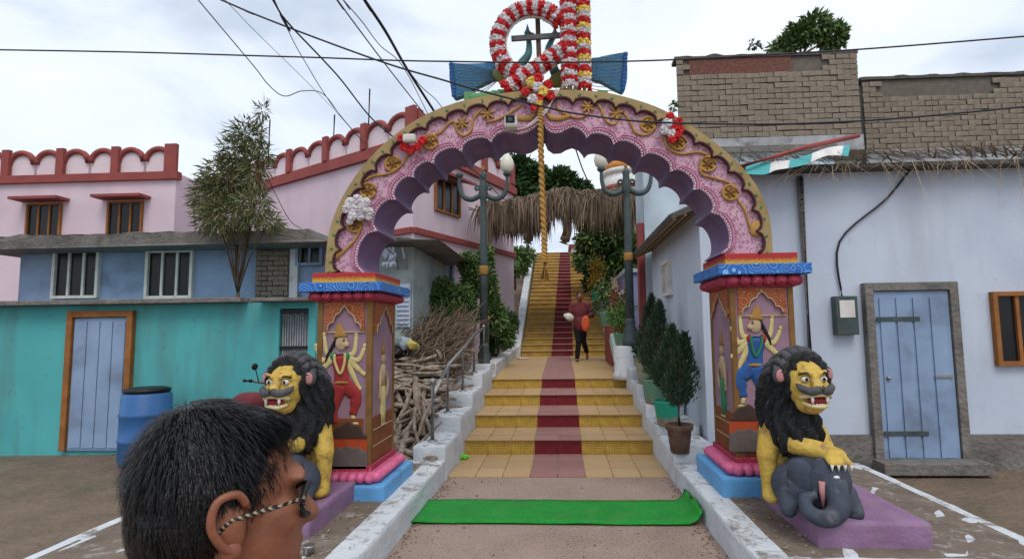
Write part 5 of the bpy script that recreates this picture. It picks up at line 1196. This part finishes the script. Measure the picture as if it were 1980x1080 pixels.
# ================================================================ PLANTS
def leafquad(mbx, p, d, n, l, w):
    s_ = d.cross(n).normalized() * w / 2; n2 = n.normalized() * w * .25
    mbx.add([p, p + d * l * .5 + s_ + n2, p + d * l, p + d * l * .5 - s_ + n2], [(0, 1, 2), (0, 2, 3)])
def foliage(clumps, n, l, w, droop=.3):
    b = MB(); tot = sum(r[0] * r[1] * r[2] if isinstance(r, tuple) else r ** 3 for _, r in clumps) 
    ws = [(r[0] * r[1] * r[2] if isinstance(r, tuple) else r ** 3) ** .67 for _, r in clumps]; tw = sum(ws)
    for (c, r), q in zip(clumps, ws):
        r = r if isinstance(r, tuple) else (r, r, r)
        for k in range(int(n * q / tw)):
            v = rv().normalized() * (rnd.random() ** .45); p = Vector(c) + Vector((v.x * r[0], v.y * r[1], v.z * r[2])); d = (v.normalized() * .7 + rv() * .8 - Vector((0, 0, droop))).normalized()
            leafquad(b, p, d, rv(), l * rnd.uniform(.6, 1.3), w * rnd.uniform(.7, 1.2))
    return b
def tree(name, label, cat, base, clumps, n, l, w, mt, trunk, group=None, limbs=True):
    t = thing(name, label, cat, base, group); B = MB(); base = Vector(base)
    cm = sum((Vector(c) for c, _ in clumps), Vector()) / len(clumps); mid = base.lerp(cm, .55)
    B.tube(spline([base, base.lerp(mid, .5) + Vector((trunk * .6, 0, 0)), mid], 4), [trunk * (1.25 - .5 * k / 8) for k in range(9)], 8)
    for c, r in clumps:
        c = Vector(c); k = spline([mid, mid.lerp(c, .5) + Vector((rnd.uniform(-.1, .1), 0, -.1 * trunk)), c], 3); B.tube(k, [trunk * .6 * (1 - .7 * i / (len(k) - 1)) for i in range(len(k))], 5)
    B.build('trunk', MT['bark'], t); foliage(clumps, n, l, w).build('crown', MT[mt], t, kind='stuff'); return t
def px_clumps(lst, F_=F): return [(PY(x, y, Y), (rx * Y / F_, rx * Y / F_ * .8, ry * Y / F_)) for x, y, Y, rx, ry in lst]
tree('leafy_tree', 'dark leafy tree seen through the arch above the thatch', 'tree', PY(1020, 470, 28), px_clumps([(1005, 325, 28, 24, 22), (1035, 345, 28, 30, 24), (985, 350, 28, 22, 22), (1000, 375, 28, 36, 20), (1055, 380, 28, 30, 20)]), 6500, .42, .2, 'leafA', .22)
tree('leafy_tree', 'lower round tree right of the gold rope above the thatch', 'tree', PY(1090, 470, 26), px_clumps([(1085, 350, 26, 26, 20), (1115, 368, 26, 24, 18), (1070, 365, 26, 22, 20), (1100, 390, 26, 40, 16), (1135, 380, 26, 14, 12)]), 6500, .38, .18, 'leafA', .2)
tree('leafy_tree', 'green tree below the thatch at the right of the upper stairs', 'tree', PY(1165, 620, 19), px_clumps([(1150, 465, 19, 34, 24), (1185, 455, 19, 34, 24), (1210, 480, 19, 26, 26), (1135, 500, 19, 20, 18), (1195, 510, 19, 24, 16)]), 5200, .3, .11, 'leafB', .13)
tree('leafy_tree', 'thin dark tree rising beside the steps behind the right lamp', 'tree', PY(1148, 640, 18), px_clumps([(1145, 520, 18, 16, 18), (1160, 540, 18, 16, 20), (1140, 548, 18, 10, 14)]), 900, .22, .09, 'leafA', .07)
tree('climbing_shrub', 'tall leafy shrub right behind the left lamp post', 'shrub', PY(905, 690, 11.6), px_clumps([(905, 510, 11.6, 16, 22), (912, 545, 11.6, 18, 26), (900, 575, 11.6, 18, 20), (945, 560, 11.6, 16, 40), (955, 610, 11.6, 22, 30), (975, 645, 12.4, 20, 26), (940, 500, 11.8, 14, 26)]), 4200, .13, .06, 'leafB', .03)
tree('low_shrub', 'spreading grey-green shrub leaning over the firewood pile', 'shrub', PY(895, 690, 10.6), px_clumps([(800, 592, 10.4, 24, 9), (830, 580, 10.5, 28, 16), (862, 570, 10.6, 30, 22), (890, 575, 10.6, 26, 24), (870, 600, 10.5, 34, 14), (858, 548, 10.6, 16, 12), (905, 600, 10.6, 20, 26)]), 4200, .1, .045, 'leafB', .035)
tree('landing_bush', 'dense bush behind the upper handrail', 'shrub', PY(960, 690, 12.6), px_clumps([(965, 640, 13, 18, 30), (985, 625, 14, 16, 22), (950, 665, 12.2, 14, 20)]), 2400, .11, .05, 'leafA', .03)
tree('hillside_bush', 'dense green bush beside the top of the left parapet', 'shrub', PY(995, 560, 21), px_clumps([(1000, 505, 21, 22, 26), (975, 520, 20, 26, 24), (1018, 495, 23, 14, 18), (960, 500, 19, 20, 30)]), 3000, .22, .1, 'leafB', .06)
tree('roadside_tree', 'broad green tree beyond the far left pink house', 'tree', (-18.5, 14, 0), [((-18.5, 14, 4.2), (2, 2, 1.5)), ((-17.4, 14.4, 5.2), (1.5, 1.5, 1.2)), ((-19.8, 13.6, 5.0), (1.6, 1.5, 1.3)), ((-18.8, 14.3, 6.1), (1.3, 1.3, 1.0))], 3500, .3, .12, 'leafB', .16)
tree('rooftop_tree', 'leafy tree rising behind the sooty brick coping', 'tree', PY(1545, 150, 14), px_clumps([(1545, 68, 14, 26, 20), (1522, 84, 14, 20, 13), (1575, 52, 14, 28, 24), (1610, 70, 14, 26, 24), (1500, 92, 14, 12, 8)]), 2000, .2, .075, 'leafB', .06)
tree('rooftop_weed', 'small sprig growing from the brick coping', 'plant', PY(1458, 98, 12.3), px_clumps([(1456, 86, 12.3, 9, 7), (1466, 90, 12.3, 6, 4)]), 70, .1, .05, 'leafA', .006)
tree('rooftop_weed', 'small sprig at the left edge of the brick building', 'plant', PY(1308, 215, 11.9), px_clumps([(1302, 205, 11.9, 5, 9)]), 60, .09, .045, 'leafB', .006)
tree('bamboo_clump', 'drooping bamboo foliage at the left, before the pink building', 'tree', (PY(452, 600, 9.07).x, 9.07, 0), px_clumps([(478, 262, 8.5, 34, 34), (492, 330, 8.4, 26, 46), (440, 345, 8.5, 50, 46), (490, 400, 8.2, 34, 36), (430, 420, 8.3, 56, 34), (522, 428, 8.2, 26, 12), (516, 300, 8.4, 14, 12), (508, 215, 8.4, 10, 16), (410, 380, 8.4, 40, 40), (455, 300, 8.4, 30, 40)]), 5200, .17, .024, 'leafD', .035)
# potted conifers
def pot(t, c, r, h, mt, style):
    if style == 'tub': prof = [(r * .72, 0), (r * .8, h * .1), (r * .98, h * .8), (r * 1.04, h * .93), (r * 1.06, h), (r * .95, h), (r * .93, h * .92)]
    else: prof = [(r * .7, 0), (r * .84, h * .45), (r * .92, h * .78), (r * 1.06, h * .82), (r * 1.1, h), (r * .97, h), (r * .95, h * .9)]
    MB().lathe(c, prof, 22, rib=.012 if style != 'tub' else 0, nr=9).build('pot', mt, t)
    MB().lathe(c, [(r * .95, h * .86), (r * .5, h * .93), (.01, h * .96)], 16).build('soil', MT['soilpot'], t)
def potmat(name, c1, h, frac=.5):
    q = NT(name); z = q.xyz()[2]; f = q.ramp(q.math('ADD', z, q.math('MULTIPLY', q.noise(14, 4), h * .5)), h * (frac + .12), h * (frac + .3)); d = q.mix(q.ramp(q.noise(16, 5), .4, .65), (.3, .26, .2), (.2, .17, .13)); q.bump(q.noise(40, 4), .3, .01)
    return q.done(q.mix(f, d, c1), .6)
def conifer(label, px, pb, Y, zb, r, h, ptop, style, mt, hw, trunk_h, n):
    c = Vector((PY(px, pb, Y).x, Y, zb)); t = thing('potted_conifer', label, 'potted plant', c, 'potted conifers on the stepped wall'); pot(t, c, r, h, mt, style)
    zt_ = PY(px + 8, ptop, Y).z; B = MB(); tp_ = Vector((PY(px + 10, ptop, Y).x, Y, zt_)); b0 = c + Vector((0, 0, h * .9)); fb = b0 + Vector((0, 0, trunk_h)); B.tube([b0, fb, b0.lerp(tp_, .6), tp_], [.022, .018, .012, .003], 7)
    for k in range(14):
        f = rnd.uniform(0.02, .55); p = fb.lerp(tp_, f); a = rnd.random() * 6.28; B.tube(spline([p, p + Vector((math.cos(a) * hw * .4, math.sin(a) * hw * .4, .07)), p + Vector((math.cos(a) * hw * .75, math.sin(a) * hw * .75, .24))], 3), [.008, .007, .006, .005, .004, .003, .002], 5)
    B.build('trunk', MT['bark'], t)
    b = MB(); H_ = zt_ - fb.z
    for k in range(n):
        f = rnd.random() ** 1.15; prof = (math.sin(min(1, f * 3.2 + .25) * math.pi / 2)) * (1 - f) ** .72 * 1.18; a = rnd.random() * 6.28
        lump = 1 + .6 * noise.noise(Vector((math.cos(a) * 1.8, math.sin(a) * 1.8, f * 7 + px)))
        rad = hw * prof * lump * (rnd.random() ** .4); p = fb.lerp(tp_, f) + Vector((math.cos(a) * rad, math.sin(a) * rad, rnd.uniform(-.05, .05))); d = Vector((math.cos(a) * .55, math.sin(a) * .55, 1) ) + rv() * .55
        leafquad(b, p, d.normalized(), rv(), rnd.uniform(.035, .08), .016)
    b.build('foliage', MT['leafC'], t, kind='stuff'); return t
zR = lambda Y: [z_ for a, b_, z_ in BR if a <= Y < b_][0]
gp = potmat('green_pot', (.02, .3, .2), .22); gp2 = potmat('faded_green_pot', (.12, .25, .17), .24, .35); gp3 = potmat('grey_pot', (.28, .28, .2), .3, .3)
conifer('potted conifer in the ribbed brown pot, nearest the right pillar', 1315, 872, 6.0, .31 if 6.0 > 5.95 else .22, .135, .29, 652, 'ribbed', MT['terracotta'], .175, .24, 2500)
conifer('potted conifer in the bright green tub, second from the right pillar', 1291, 826, 7.0, .42 if 7.0 > 6.95 else .31, .155, .3, 636, 'tub', gp, .21, .18, 3300)
conifer('potted conifer in the faded grey-green tub, third from the right pillar', 1266, 783, 7.9, zR(7.9), .165, .33, 588, 'tub', gp2, .22, .12, 3600)
conifer('potted conifer in a half-green cement pot beside the lamp post', 1250, 740, 8.75, zR(8.75), .15, .33, 575, 'tub', gp3, .17, .1, 3000)
def potted(label, px, pb, Y, r, h, mt, fol, n, hh, lf=.12, lw=.05, zb=None):
    c = PY(px, pb, Y); t = thing('potted_plant', label, 'potted plant', c); pot(t, c, r, h, mt, 'tub'); cl_ = [(c + Vector((rnd.uniform(-r, r) * .6, rnd.uniform(-r, r) * .5, h + hh * f)), (r * 1.2, r, hh * .4)) for f in (.3, .6, .8)]
    B = MB()
    for q, _ in cl_: B.tube([c + Vector((0, 0, h * .8)), q], .01, 5)
    B.build('stem', MT['bark'], t); foliage(cl_, n, lf, lw).build('foliage', MT[fol], t, kind='stuff')
potted('croton plant with red leaves in a green pot above the red ledge', 1174, 628, 13.4, .17, .3, gp2, 'crimson', 260, .35) if 0 else None
MT['crimson'] = leafmat('croton_leaf', (.22, .02, .02), (.3, .09, .02), (.06, .09, .02)); MT['yellowfl'] = leafmat('yellow_flower', (.55, .33, .02), (.4, .3, .03), (.06, .1, .02)); MT['fern'] = leafmat('fern', (.07, .17, .02), (.12, .24, .04))
potted('croton plant with red and orange leaves in front of the right lamp post', 1208, 640, 13.0, .17, .3, MT['terracotta'], 'crimson', 300, .7)
potted('pale green pot with a bushy green plant on the right parapet', 1174, 632, 13.6, .2, .36, gp2, 'leafB', 420, .7)
potted('mint green pot with yellow blossoms climbing beside the steps', 1155, 585, 16.6, .18, .35, gp, 'yellowfl', 420, .95, .11, .06)
potted('bright green fern bush at the foot of the right lamp post', 1203, 668, 11.4, .16, .25, gp2, 'fern', 520, .6, .12, .03)
potted('small dark plant on the wall behind the grey tub', 1236, 706, 9.3, .1, .15, gp3, 'leafA', 160, .16, .07, .04)
o = MB().box(PY(1178, 640, 12.6).x, PY(1206, 640, 12.6).x, 12.5, 13.9, .6, PY(1190, 628, 12.6).z).build('red_ledge', MT['redtrim'], bevel=.01); tag(o, 'low red-faced ledge holding pots beside the upper parapet', 'ledge')
o = MB().prism([PY(1180, 645, 11.9), PY(1193, 642, 11.9), PY(1208, 682, 11.0), PY(1190, 690, 11.0)], (0, .3, -.15)).build('green_slab', paint('mint_slab', (.5, .66, .6), None)); tag(o, 'pale mint slab leaning on the right wall by the lamp', 'slab')
# ---- thatched canopy over the stairs
YH = 14.6
th = thing('thatch_canopy', 'shaggy dry palm leaf canopy across the stairs under the arch', 'canopy', Vector((.2, YH, LZ[4])))
A_, B_ = PY(935, 402, YH), PY(1246, 378, YH)
bd = MB()
def tz(f): return A_.lerp(B_, f) + Vector((0, 0, .2 * math.sin(f * 3.1) + .06 * math.sin(f * 17)))
tufts = [(rnd.random(), rnd.uniform(-.15, .2), rnd.uniform(-.06, .12), rnd.uniform(.55, 1.15), rnd.gauss(0, .25)) for _ in range(74)] + [(rnd.random(), rnd.uniform(.2, 2.2), rnd.uniform(-.1, .05), rnd.uniform(.6, 1.1), 0) for _ in range(40)]
for f0, y0_, z0_, ln, lean in tufts:
    for k in range(60):
        f = min(1, max(0, f0 + rnd.gauss(0, .008))); p = tz(f) + Vector((0, y0_ + rnd.uniform(-.05, .05), z0_ + rnd.uniform(-.04, .04)))
        l = ln * rnd.uniform(.45, 1.1); sp_ = rnd.gauss(0, .75) + lean; d = Vector((sp_, -rnd.random() * .5 - .1, -.12 - .4 * rnd.random())).normalized(); w = rnd.uniform(.006, .018); s_ = Vector((w, rnd.uniform(-.01, .01), 0))
        p2 = p + d * l * .3; p3 = p2 + Vector((d.x * .45, -.06, -1)).normalized() * l * .35; p4 = p3 + Vector((d.x * .12, 0, -1)).normalized() * l * .4
        bd.add([p - s_ * .6, p + s_ * .6, p2 + s_, p2 - s_, p3 + s_ * .8, p3 - s_ * .8, p4 + s_ * .15, p4 - s_ * .15], [(0, 1, 2, 3), (3, 2, 4, 5), (5, 4, 6, 7)])
bd.build('palm_strips', MT['thatch'], th, kind='stuff')
bd = MB()
for k in range(26): f = rnd.random(); bd.tube([tz(f) + Vector((-.5, rnd.uniform(0, 2), .03)), tz(f) + Vector((.5, rnd.uniform(0, 2), rnd.uniform(-.02, .1)))], .014, 5)
for i in range(24): f0, f1 = i / 24, (i + 1) / 24; a, c = tz(f0), tz(f1); bd.quad(a + Vector((0, 0, -.12)), c + Vector((0, 0, -.12)), c + Vector((0, 2.3, -.02)), a + Vector((0, 2.3, -.02)))
bd.build('roof_mat', MT['thatch'], th)
for px, py in ((946, 690), (1093, 0), (1240, 640)):
    if py: x = PY(px, 430, YH + .1).x; MB().tube([(x, YH + .1, .4), (x, YH + .1, A_.z)], .05, 8).build('bamboo_post', MT['bamboo'], th)
x = PY(1093, 430, YH + 1.9).x
MB().tube([tz(.5) + Vector((0, .1, -.15)), tz(.5) + Vector((.02, .12, -1.15))], .06, 8).build('bamboo_strut', MT['bamboo'], th)
MB().tube([A_ + Vector((-.1, .1, -.08)), B_ + Vector((.1, .1, -.08))], .05, 8).build('bamboo_beam', MT['bamboo'], th)

# ================================================================ FIREWOOD, LITTER, MAT, MOTORCYCLE
logs = []
for k in range(6):
    L_ = [.7, .85, 1.0, .6, 1.1, .8][k]; r_ = [.027, .034, .023, .038, .025, .03][k]; pts = spline([(-L_ / 2, 0, 0), (-L_ * .15, rnd.uniform(-.04, .04), rnd.uniform(-.03, .03)), (L_ * .2, rnd.uniform(-.04, .04), rnd.uniform(-.03, .03)), (L_ / 2, 0, 0)], 2)
    logs.append(MB().tube(pts, [r_ * rnd.uniform(.85, 1.1) for _ in pts], 7, sm=True).mesh('log', MT['log']))
def pile_h(x, y):                                               # heap profile between the pillar and the railing wall
    f = max(0, min(1, (y - 5.7) / 3.4)); e_ = max(0, min(1, (x + 4.6) / 1.2)); return .14 + f * 1.35 * e_
nlog = 0
while nlog < 290:
    y = rnd.uniform(6.1, 9.0); x = rnd.uniform(-3.4, -1.68)
    if x > -1.66 - .02 * (y - 6): continue
    z = pile_h(x, y) * (rnd.random() ** .3) - .02; a = rnd.gauss(-.9 if y < 7.5 else .1, .55); el = rnd.gauss(.35, .3) if y < 7.6 else rnd.gauss(0, .2)
    k = rnd.randrange(6); s_ = rnd.uniform(.75, 1.15)
    o = piece('log', logs[k], None, (x, y, z), (0, rnd.gauss(.5, .25), rnd.gauss(-1.5, .6)) if y < 7.5 and rnd.random() < .75 else (0, el * .5, rnd.gauss(.1, .5)), (s_, s_, s_)); nlog += 1
    tag(o, 'rough grey-brown firewood log in the heap left of the stairs', 'log', 'logs in the firewood heap')
b = MB()
for k in range(420):
    y = rnd.uniform(6.1, 9.2); x = rnd.uniform(-3.6, -1.75); z = pile_h(x, y) * rnd.random() * .85; a = rnd.gauss(.3, .7); L_ = rnd.uniform(.25, .45); d = Vector((math.cos(a), math.sin(a), rnd.gauss(0, .25))).normalized()
    if x + abs(d.x) * L_ > -1.65: continue
    b.tube([Vector((x, y, z)) - d * L_, Vector((x, y, z)) + d * L_], rnd.uniform(.03, .045), 6)
tag(b.build('firewood_core', MT['twig'], kind='stuff'), 'jumbled lower layers of the firewood heap behind the railing', 'firewood')
b = MB()
for k in range(1300):
    f = rnd.random(); y = rnd.uniform(8.5, 10.1); c = Vector((rnd.gauss(-2.0, .36), y, .6 + 1.3 * rnd.random() ** .8 * math.exp(-((y - 9.4) / 1.2) ** 2)))
    if c.x > (-1.66 if c.z < 1.15 else -1.5): continue
    d = Vector((rnd.gauss(.55, .3), rnd.gauss(0, .3), rnd.gauss(.5, .22))).normalized(); l = rnd.uniform(.3, .75); d2 = (d + rv() * .25).normalized()
    b.tube([c - d * l * .5, c, c + d2 * l * .5], [.009, .008, .003], 3)
tag(b.build('brushwood_heap', MT['twig'], kind='stuff'), 'tangled heap of thin dry brushwood behind the handrail', 'brushwood')
b = MB()
for k in range(420): p = Vector((rnd.uniform(-2.6, -1.62), rnd.uniform(5.45, 6.3), .02 + .16 * rnd.random())); d = Vector((rv().x, rv().y, rv().z * .25)).normalized(); l = rnd.uniform(.06, .2); b.tube([p - d * l / 2, p + d * l / 2], rnd.uniform(.008, .02), 5)
tag(b.build('wood_chips', MT['twig'], kind='stuff'), 'splintered bark and wood chips at the foot of the log heap', 'wood chips')
MB_ = MB()
for (px, py, Y, r_, m, lb) in ((785, 662, 8.6, .17, 'whitecloth', 'crumpled grey-white plastic sack on top of the firewood'), (797, 668, 8.4, .12, 'yellowp', 'small yellow plastic bag on top of the firewood'), (768, 690, 8.6, .2, 'black', 'black rubbish bag behind the left pillar')):
    B = MB(); c = PY(px, py, Y)
    for k in range(6): B.ell(c + rv() * r_ * .5, (r_ * .6, r_ * .5, r_ * .5), None, 8, 6, ns=.5)
    m2 = blob(B, .025, 1)
    for i, v in enumerate(m2.v): m2.v[i] = v + Vector((1, 1, 1)) * .03 * noise.noise(v * 14)
    tag(m2.build('rubbish_sack', {'whitecloth': paint('grey_sack', (.3, .34, .37), None), 'yellowp': paint('yellow_sack', (.5, .4, .1), None), 'black': MT['black']}[m]), lb, 'sack')
b = MB(); c = PZ(896, 887, .012)
for k in range(26): puff(b, c + Vector((rnd.uniform(-.05, .05), rnd.uniform(-.03, .03), .02 + rnd.random() * .02)), .022)
tag(b.build('green_wrapper', paint('lime_plastic', (.2, .62, .05), None, da=0, rough=.4)), 'crumpled lime green plastic wrapper on the lowest tiled step', 'litter')
b = MB(); c = PY(1010, 692, 14.6); c.z = .845; b.lathe(c + Vector((0, 0, .005)), [(.14, 0), (.15, .01), (.13, .02)], 12); tag(b.build('metal_plate', MT['whitepaint']), 'pale flat plate lying at the left foot of the upper flight', 'plate')
# green mat curling up against the right kerb
nx_, ny_ = 60, 8
pl0, pl1, pr0, pr1 = PZ(795, 1014, 0), PZ(828, 970, 0), PZ(1330, 1016, 0), PZ(1312, 971, 0)
b = MB(); vs = []
for j in range(ny_ + 1):
    a = pl0.lerp(pl1, j / ny_); c = pr0.lerp(pr1, j / ny_); end = XR - .02
    for i in range(nx_ + 1):
        f = i / nx_; tot = (end - a.x) + .1; s_ = f * tot; x = a.x + s_; z_ = .012 + .006 * noise.noise(Vector((x * 3, j, 0))) + (.01 * math.exp(-((f - .02) / .02) ** 2) if j == 0 else 0)
        rr = .13; st = end - rr
        if x > st: th_ = min((x - st) / rr, 1.45); x2 = st + rr * math.sin(th_); z_ += rr * (1 - math.cos(th_)); x = x2
        vs.append(Vector((x, a.y + (c.y - a.y) * f + .012 * math.sin(f * 6 + j * .1), z_)))
n_ = nx_ + 1
b.add(vs, [(j * n_ + i, j * n_ + i + 1, (j + 1) * n_ + i + 1, (j + 1) * n_ + i) for j in range(ny_) for i in range(nx_)], 0, True)
o = b.build('green_mat', MT['mat']); tag(o, 'bright green plastic grass mat across the path, its right end curled up', 'mat'); q = o.modifiers.new('thick', 'SOLIDIFY'); q.thickness = .014; q.offset = -1
# motorcycle behind the left lion
def motorcycle():
    c = Vector((PY(470, 760, 6.6).x, 6.6, 0)); t = thing('motorcycle', 'dark parked motorcycle with bare handlebar behind the left lion', 'motorcycle', c)
    P = lambda x, y, z: c + Vector((x, y, z)); yw = Matrix.Rotation(R(90), 3, 'X')
    for dx in (-.62, .62):
        r_ = [P(dx + .27 * math.cos(a), 0, .3 + .27 * math.sin(a)) for a in [2 * math.pi * k / 24 for k in range(24)]]; w = MB().tube(r_, .04, 8, closed=True).build('wheel', MT['black'], t)
        s_ = MB()
        for k in range(10): a = k * .628; s_.tube([P(dx, 0, .3), P(dx + .24 * math.cos(a), 0, .3 + .24 * math.sin(a))], .005, 4)
        s_.lathe(P(dx, .05, .3), [(.05, 0), (.05, .1)], 12, axis=yw); s_.build('spokes', MT['steel'], w)
    b = MB(); b.ell(P(.1, 0, .78), (.24, .13, .12)); b.build('fuel_tank', MT['shirt'], t)
    b = MB(); b.ell(P(-.32, 0, .76), (.36, .13, .06)); b.build('seat', MT['black'], t)
    b = MB(); b.obox(P(.0, 0, .42), (.34, .2, .3)); b.build('engine', MT['steel'], t, bevel=.04)
    b = MB(); b.tube([P(.62, .07, .3), P(.42, .07, .9)], .022, 8); b.tube([P(.62, -.07, .3), P(.42, -.07, .9)], .022, 8); b.build('fork', MT['steel'], t)
    b = MB(); b.tube(spline([P(.3, -.36, 1.06), P(.38, -.2, 1.02), P(.42, 0, .95), P(.38, .2, 1.02), P(.3, .36, 1.06)], 4), .016, 8); h = b.build('handlebar', MT['steel'], t)
    for y in (-.36, .36): MB().tube([P(.3, y, 1.06), P(.27, y * 1.25, 1.07)], .022, 8).build('grip', MT['black'], h)
    b = MB(); b.ell(P(.52, 0, .88), (.09, .1, .1)); b.build('headlight', MT['globe'], t)
    for y in (-.3, .3): b = MB(); b.tube([P(.36, y, 1.04), P(.33, y * 1.1, 1.2)], .006, 5); b.ell(P(.33, y * 1.15, 1.22), (.02, .06, .04)); b.build('mirror', MT['black'], h)
    b = MB(); b.tube(spline([P(.1, .12, .3), P(-.3, .14, .26), P(-.75, .14, .34)], 4), .035, 8); b.build('exhaust', MT['steel'], t)
    b = MB(); b.tube([P(-.62, .0, .3), P(-.1, 0, .5), P(.42, 0, .9)], .025, 8); b.tube([P(-.62, 0, .3), P(-.4, 0, .7)], .02, 8); b.build('frame', MT['black'], t)
    r_ = [P(.62 + .34 * math.cos(a), 0, .3 + .34 * math.sin(a)) for a in [.2 + .2 * k for k in range(12)]]; MB().tube(r_, .03, 6).build('mudguard', MT['shirt'], t)
motorcycle()
# grit, chips and fallen leaves swept into the corners
b = MB()
for k in range(520):
    q = rnd.random()
    if q < .3: x, y, z = XL + abs(rnd.gauss(0, .05)) + .01, rnd.uniform(3.4, 6.2), .002
    elif q < .55: x, y, z = XR - abs(rnd.gauss(0, .05)) - .01, rnd.uniform(3.4, 6.2), .002
    elif q < .75: x, y, z = rnd.uniform(XR + .22, 1.58), rnd.uniform(3.6, 5.85), .225
    elif q < .9: x, y, z = rnd.uniform(-1.72, XL - .22), rnd.uniform(3.4, 5.85), .225
    else: x, y, z = rnd.uniform(XL, XR), rnd.uniform(3.3, 6.15), .002
    if .55 > q and 4.72 < y < 5.3: continue
    r_ = rnd.uniform(.004, .013); b.ell((x, y, z + r_ * .4), (r_, r_ * rnd.uniform(.5, 1), r_ * .6), rotm(0, 0, rnd.random() * 6), 6, 4, sm=False, ns=.5)
tag(b.build('gravel', MT['twig'], kind='stuff'), 'loose grit and crumbs along the kerbs and platforms', 'gravel')
b = MB()
for k in range(70):
    x, y, z = (rnd.uniform(XR + .05, 1.6), rnd.uniform(3.6, 5.8), .232) if k % 2 else (rnd.uniform(-1.65, XL - .05), rnd.uniform(3.4, 5.8), .232)
    leafquad(b, Vector((x, y, z)), Vector((rv().x, rv().y, .05)).normalized(), Vector((rv().x * .3, 0, 1)), rnd.uniform(.02, .05), .014)
tag(b.build('fallen_leaves', MT['straw'], kind='stuff'), 'dry fallen leaves scattered on the cement platforms', 'leaves')
# small metal cup rail by the passer-by
o = MB().lathe(PZ(597, 1072, .222), [(.03, 0), (.035, .05), (.038, .06), (.03, .06)], 14).build('steel_cup', MT['steel']); tag(o, 'small steel cup standing on the left platform edge', 'cup')
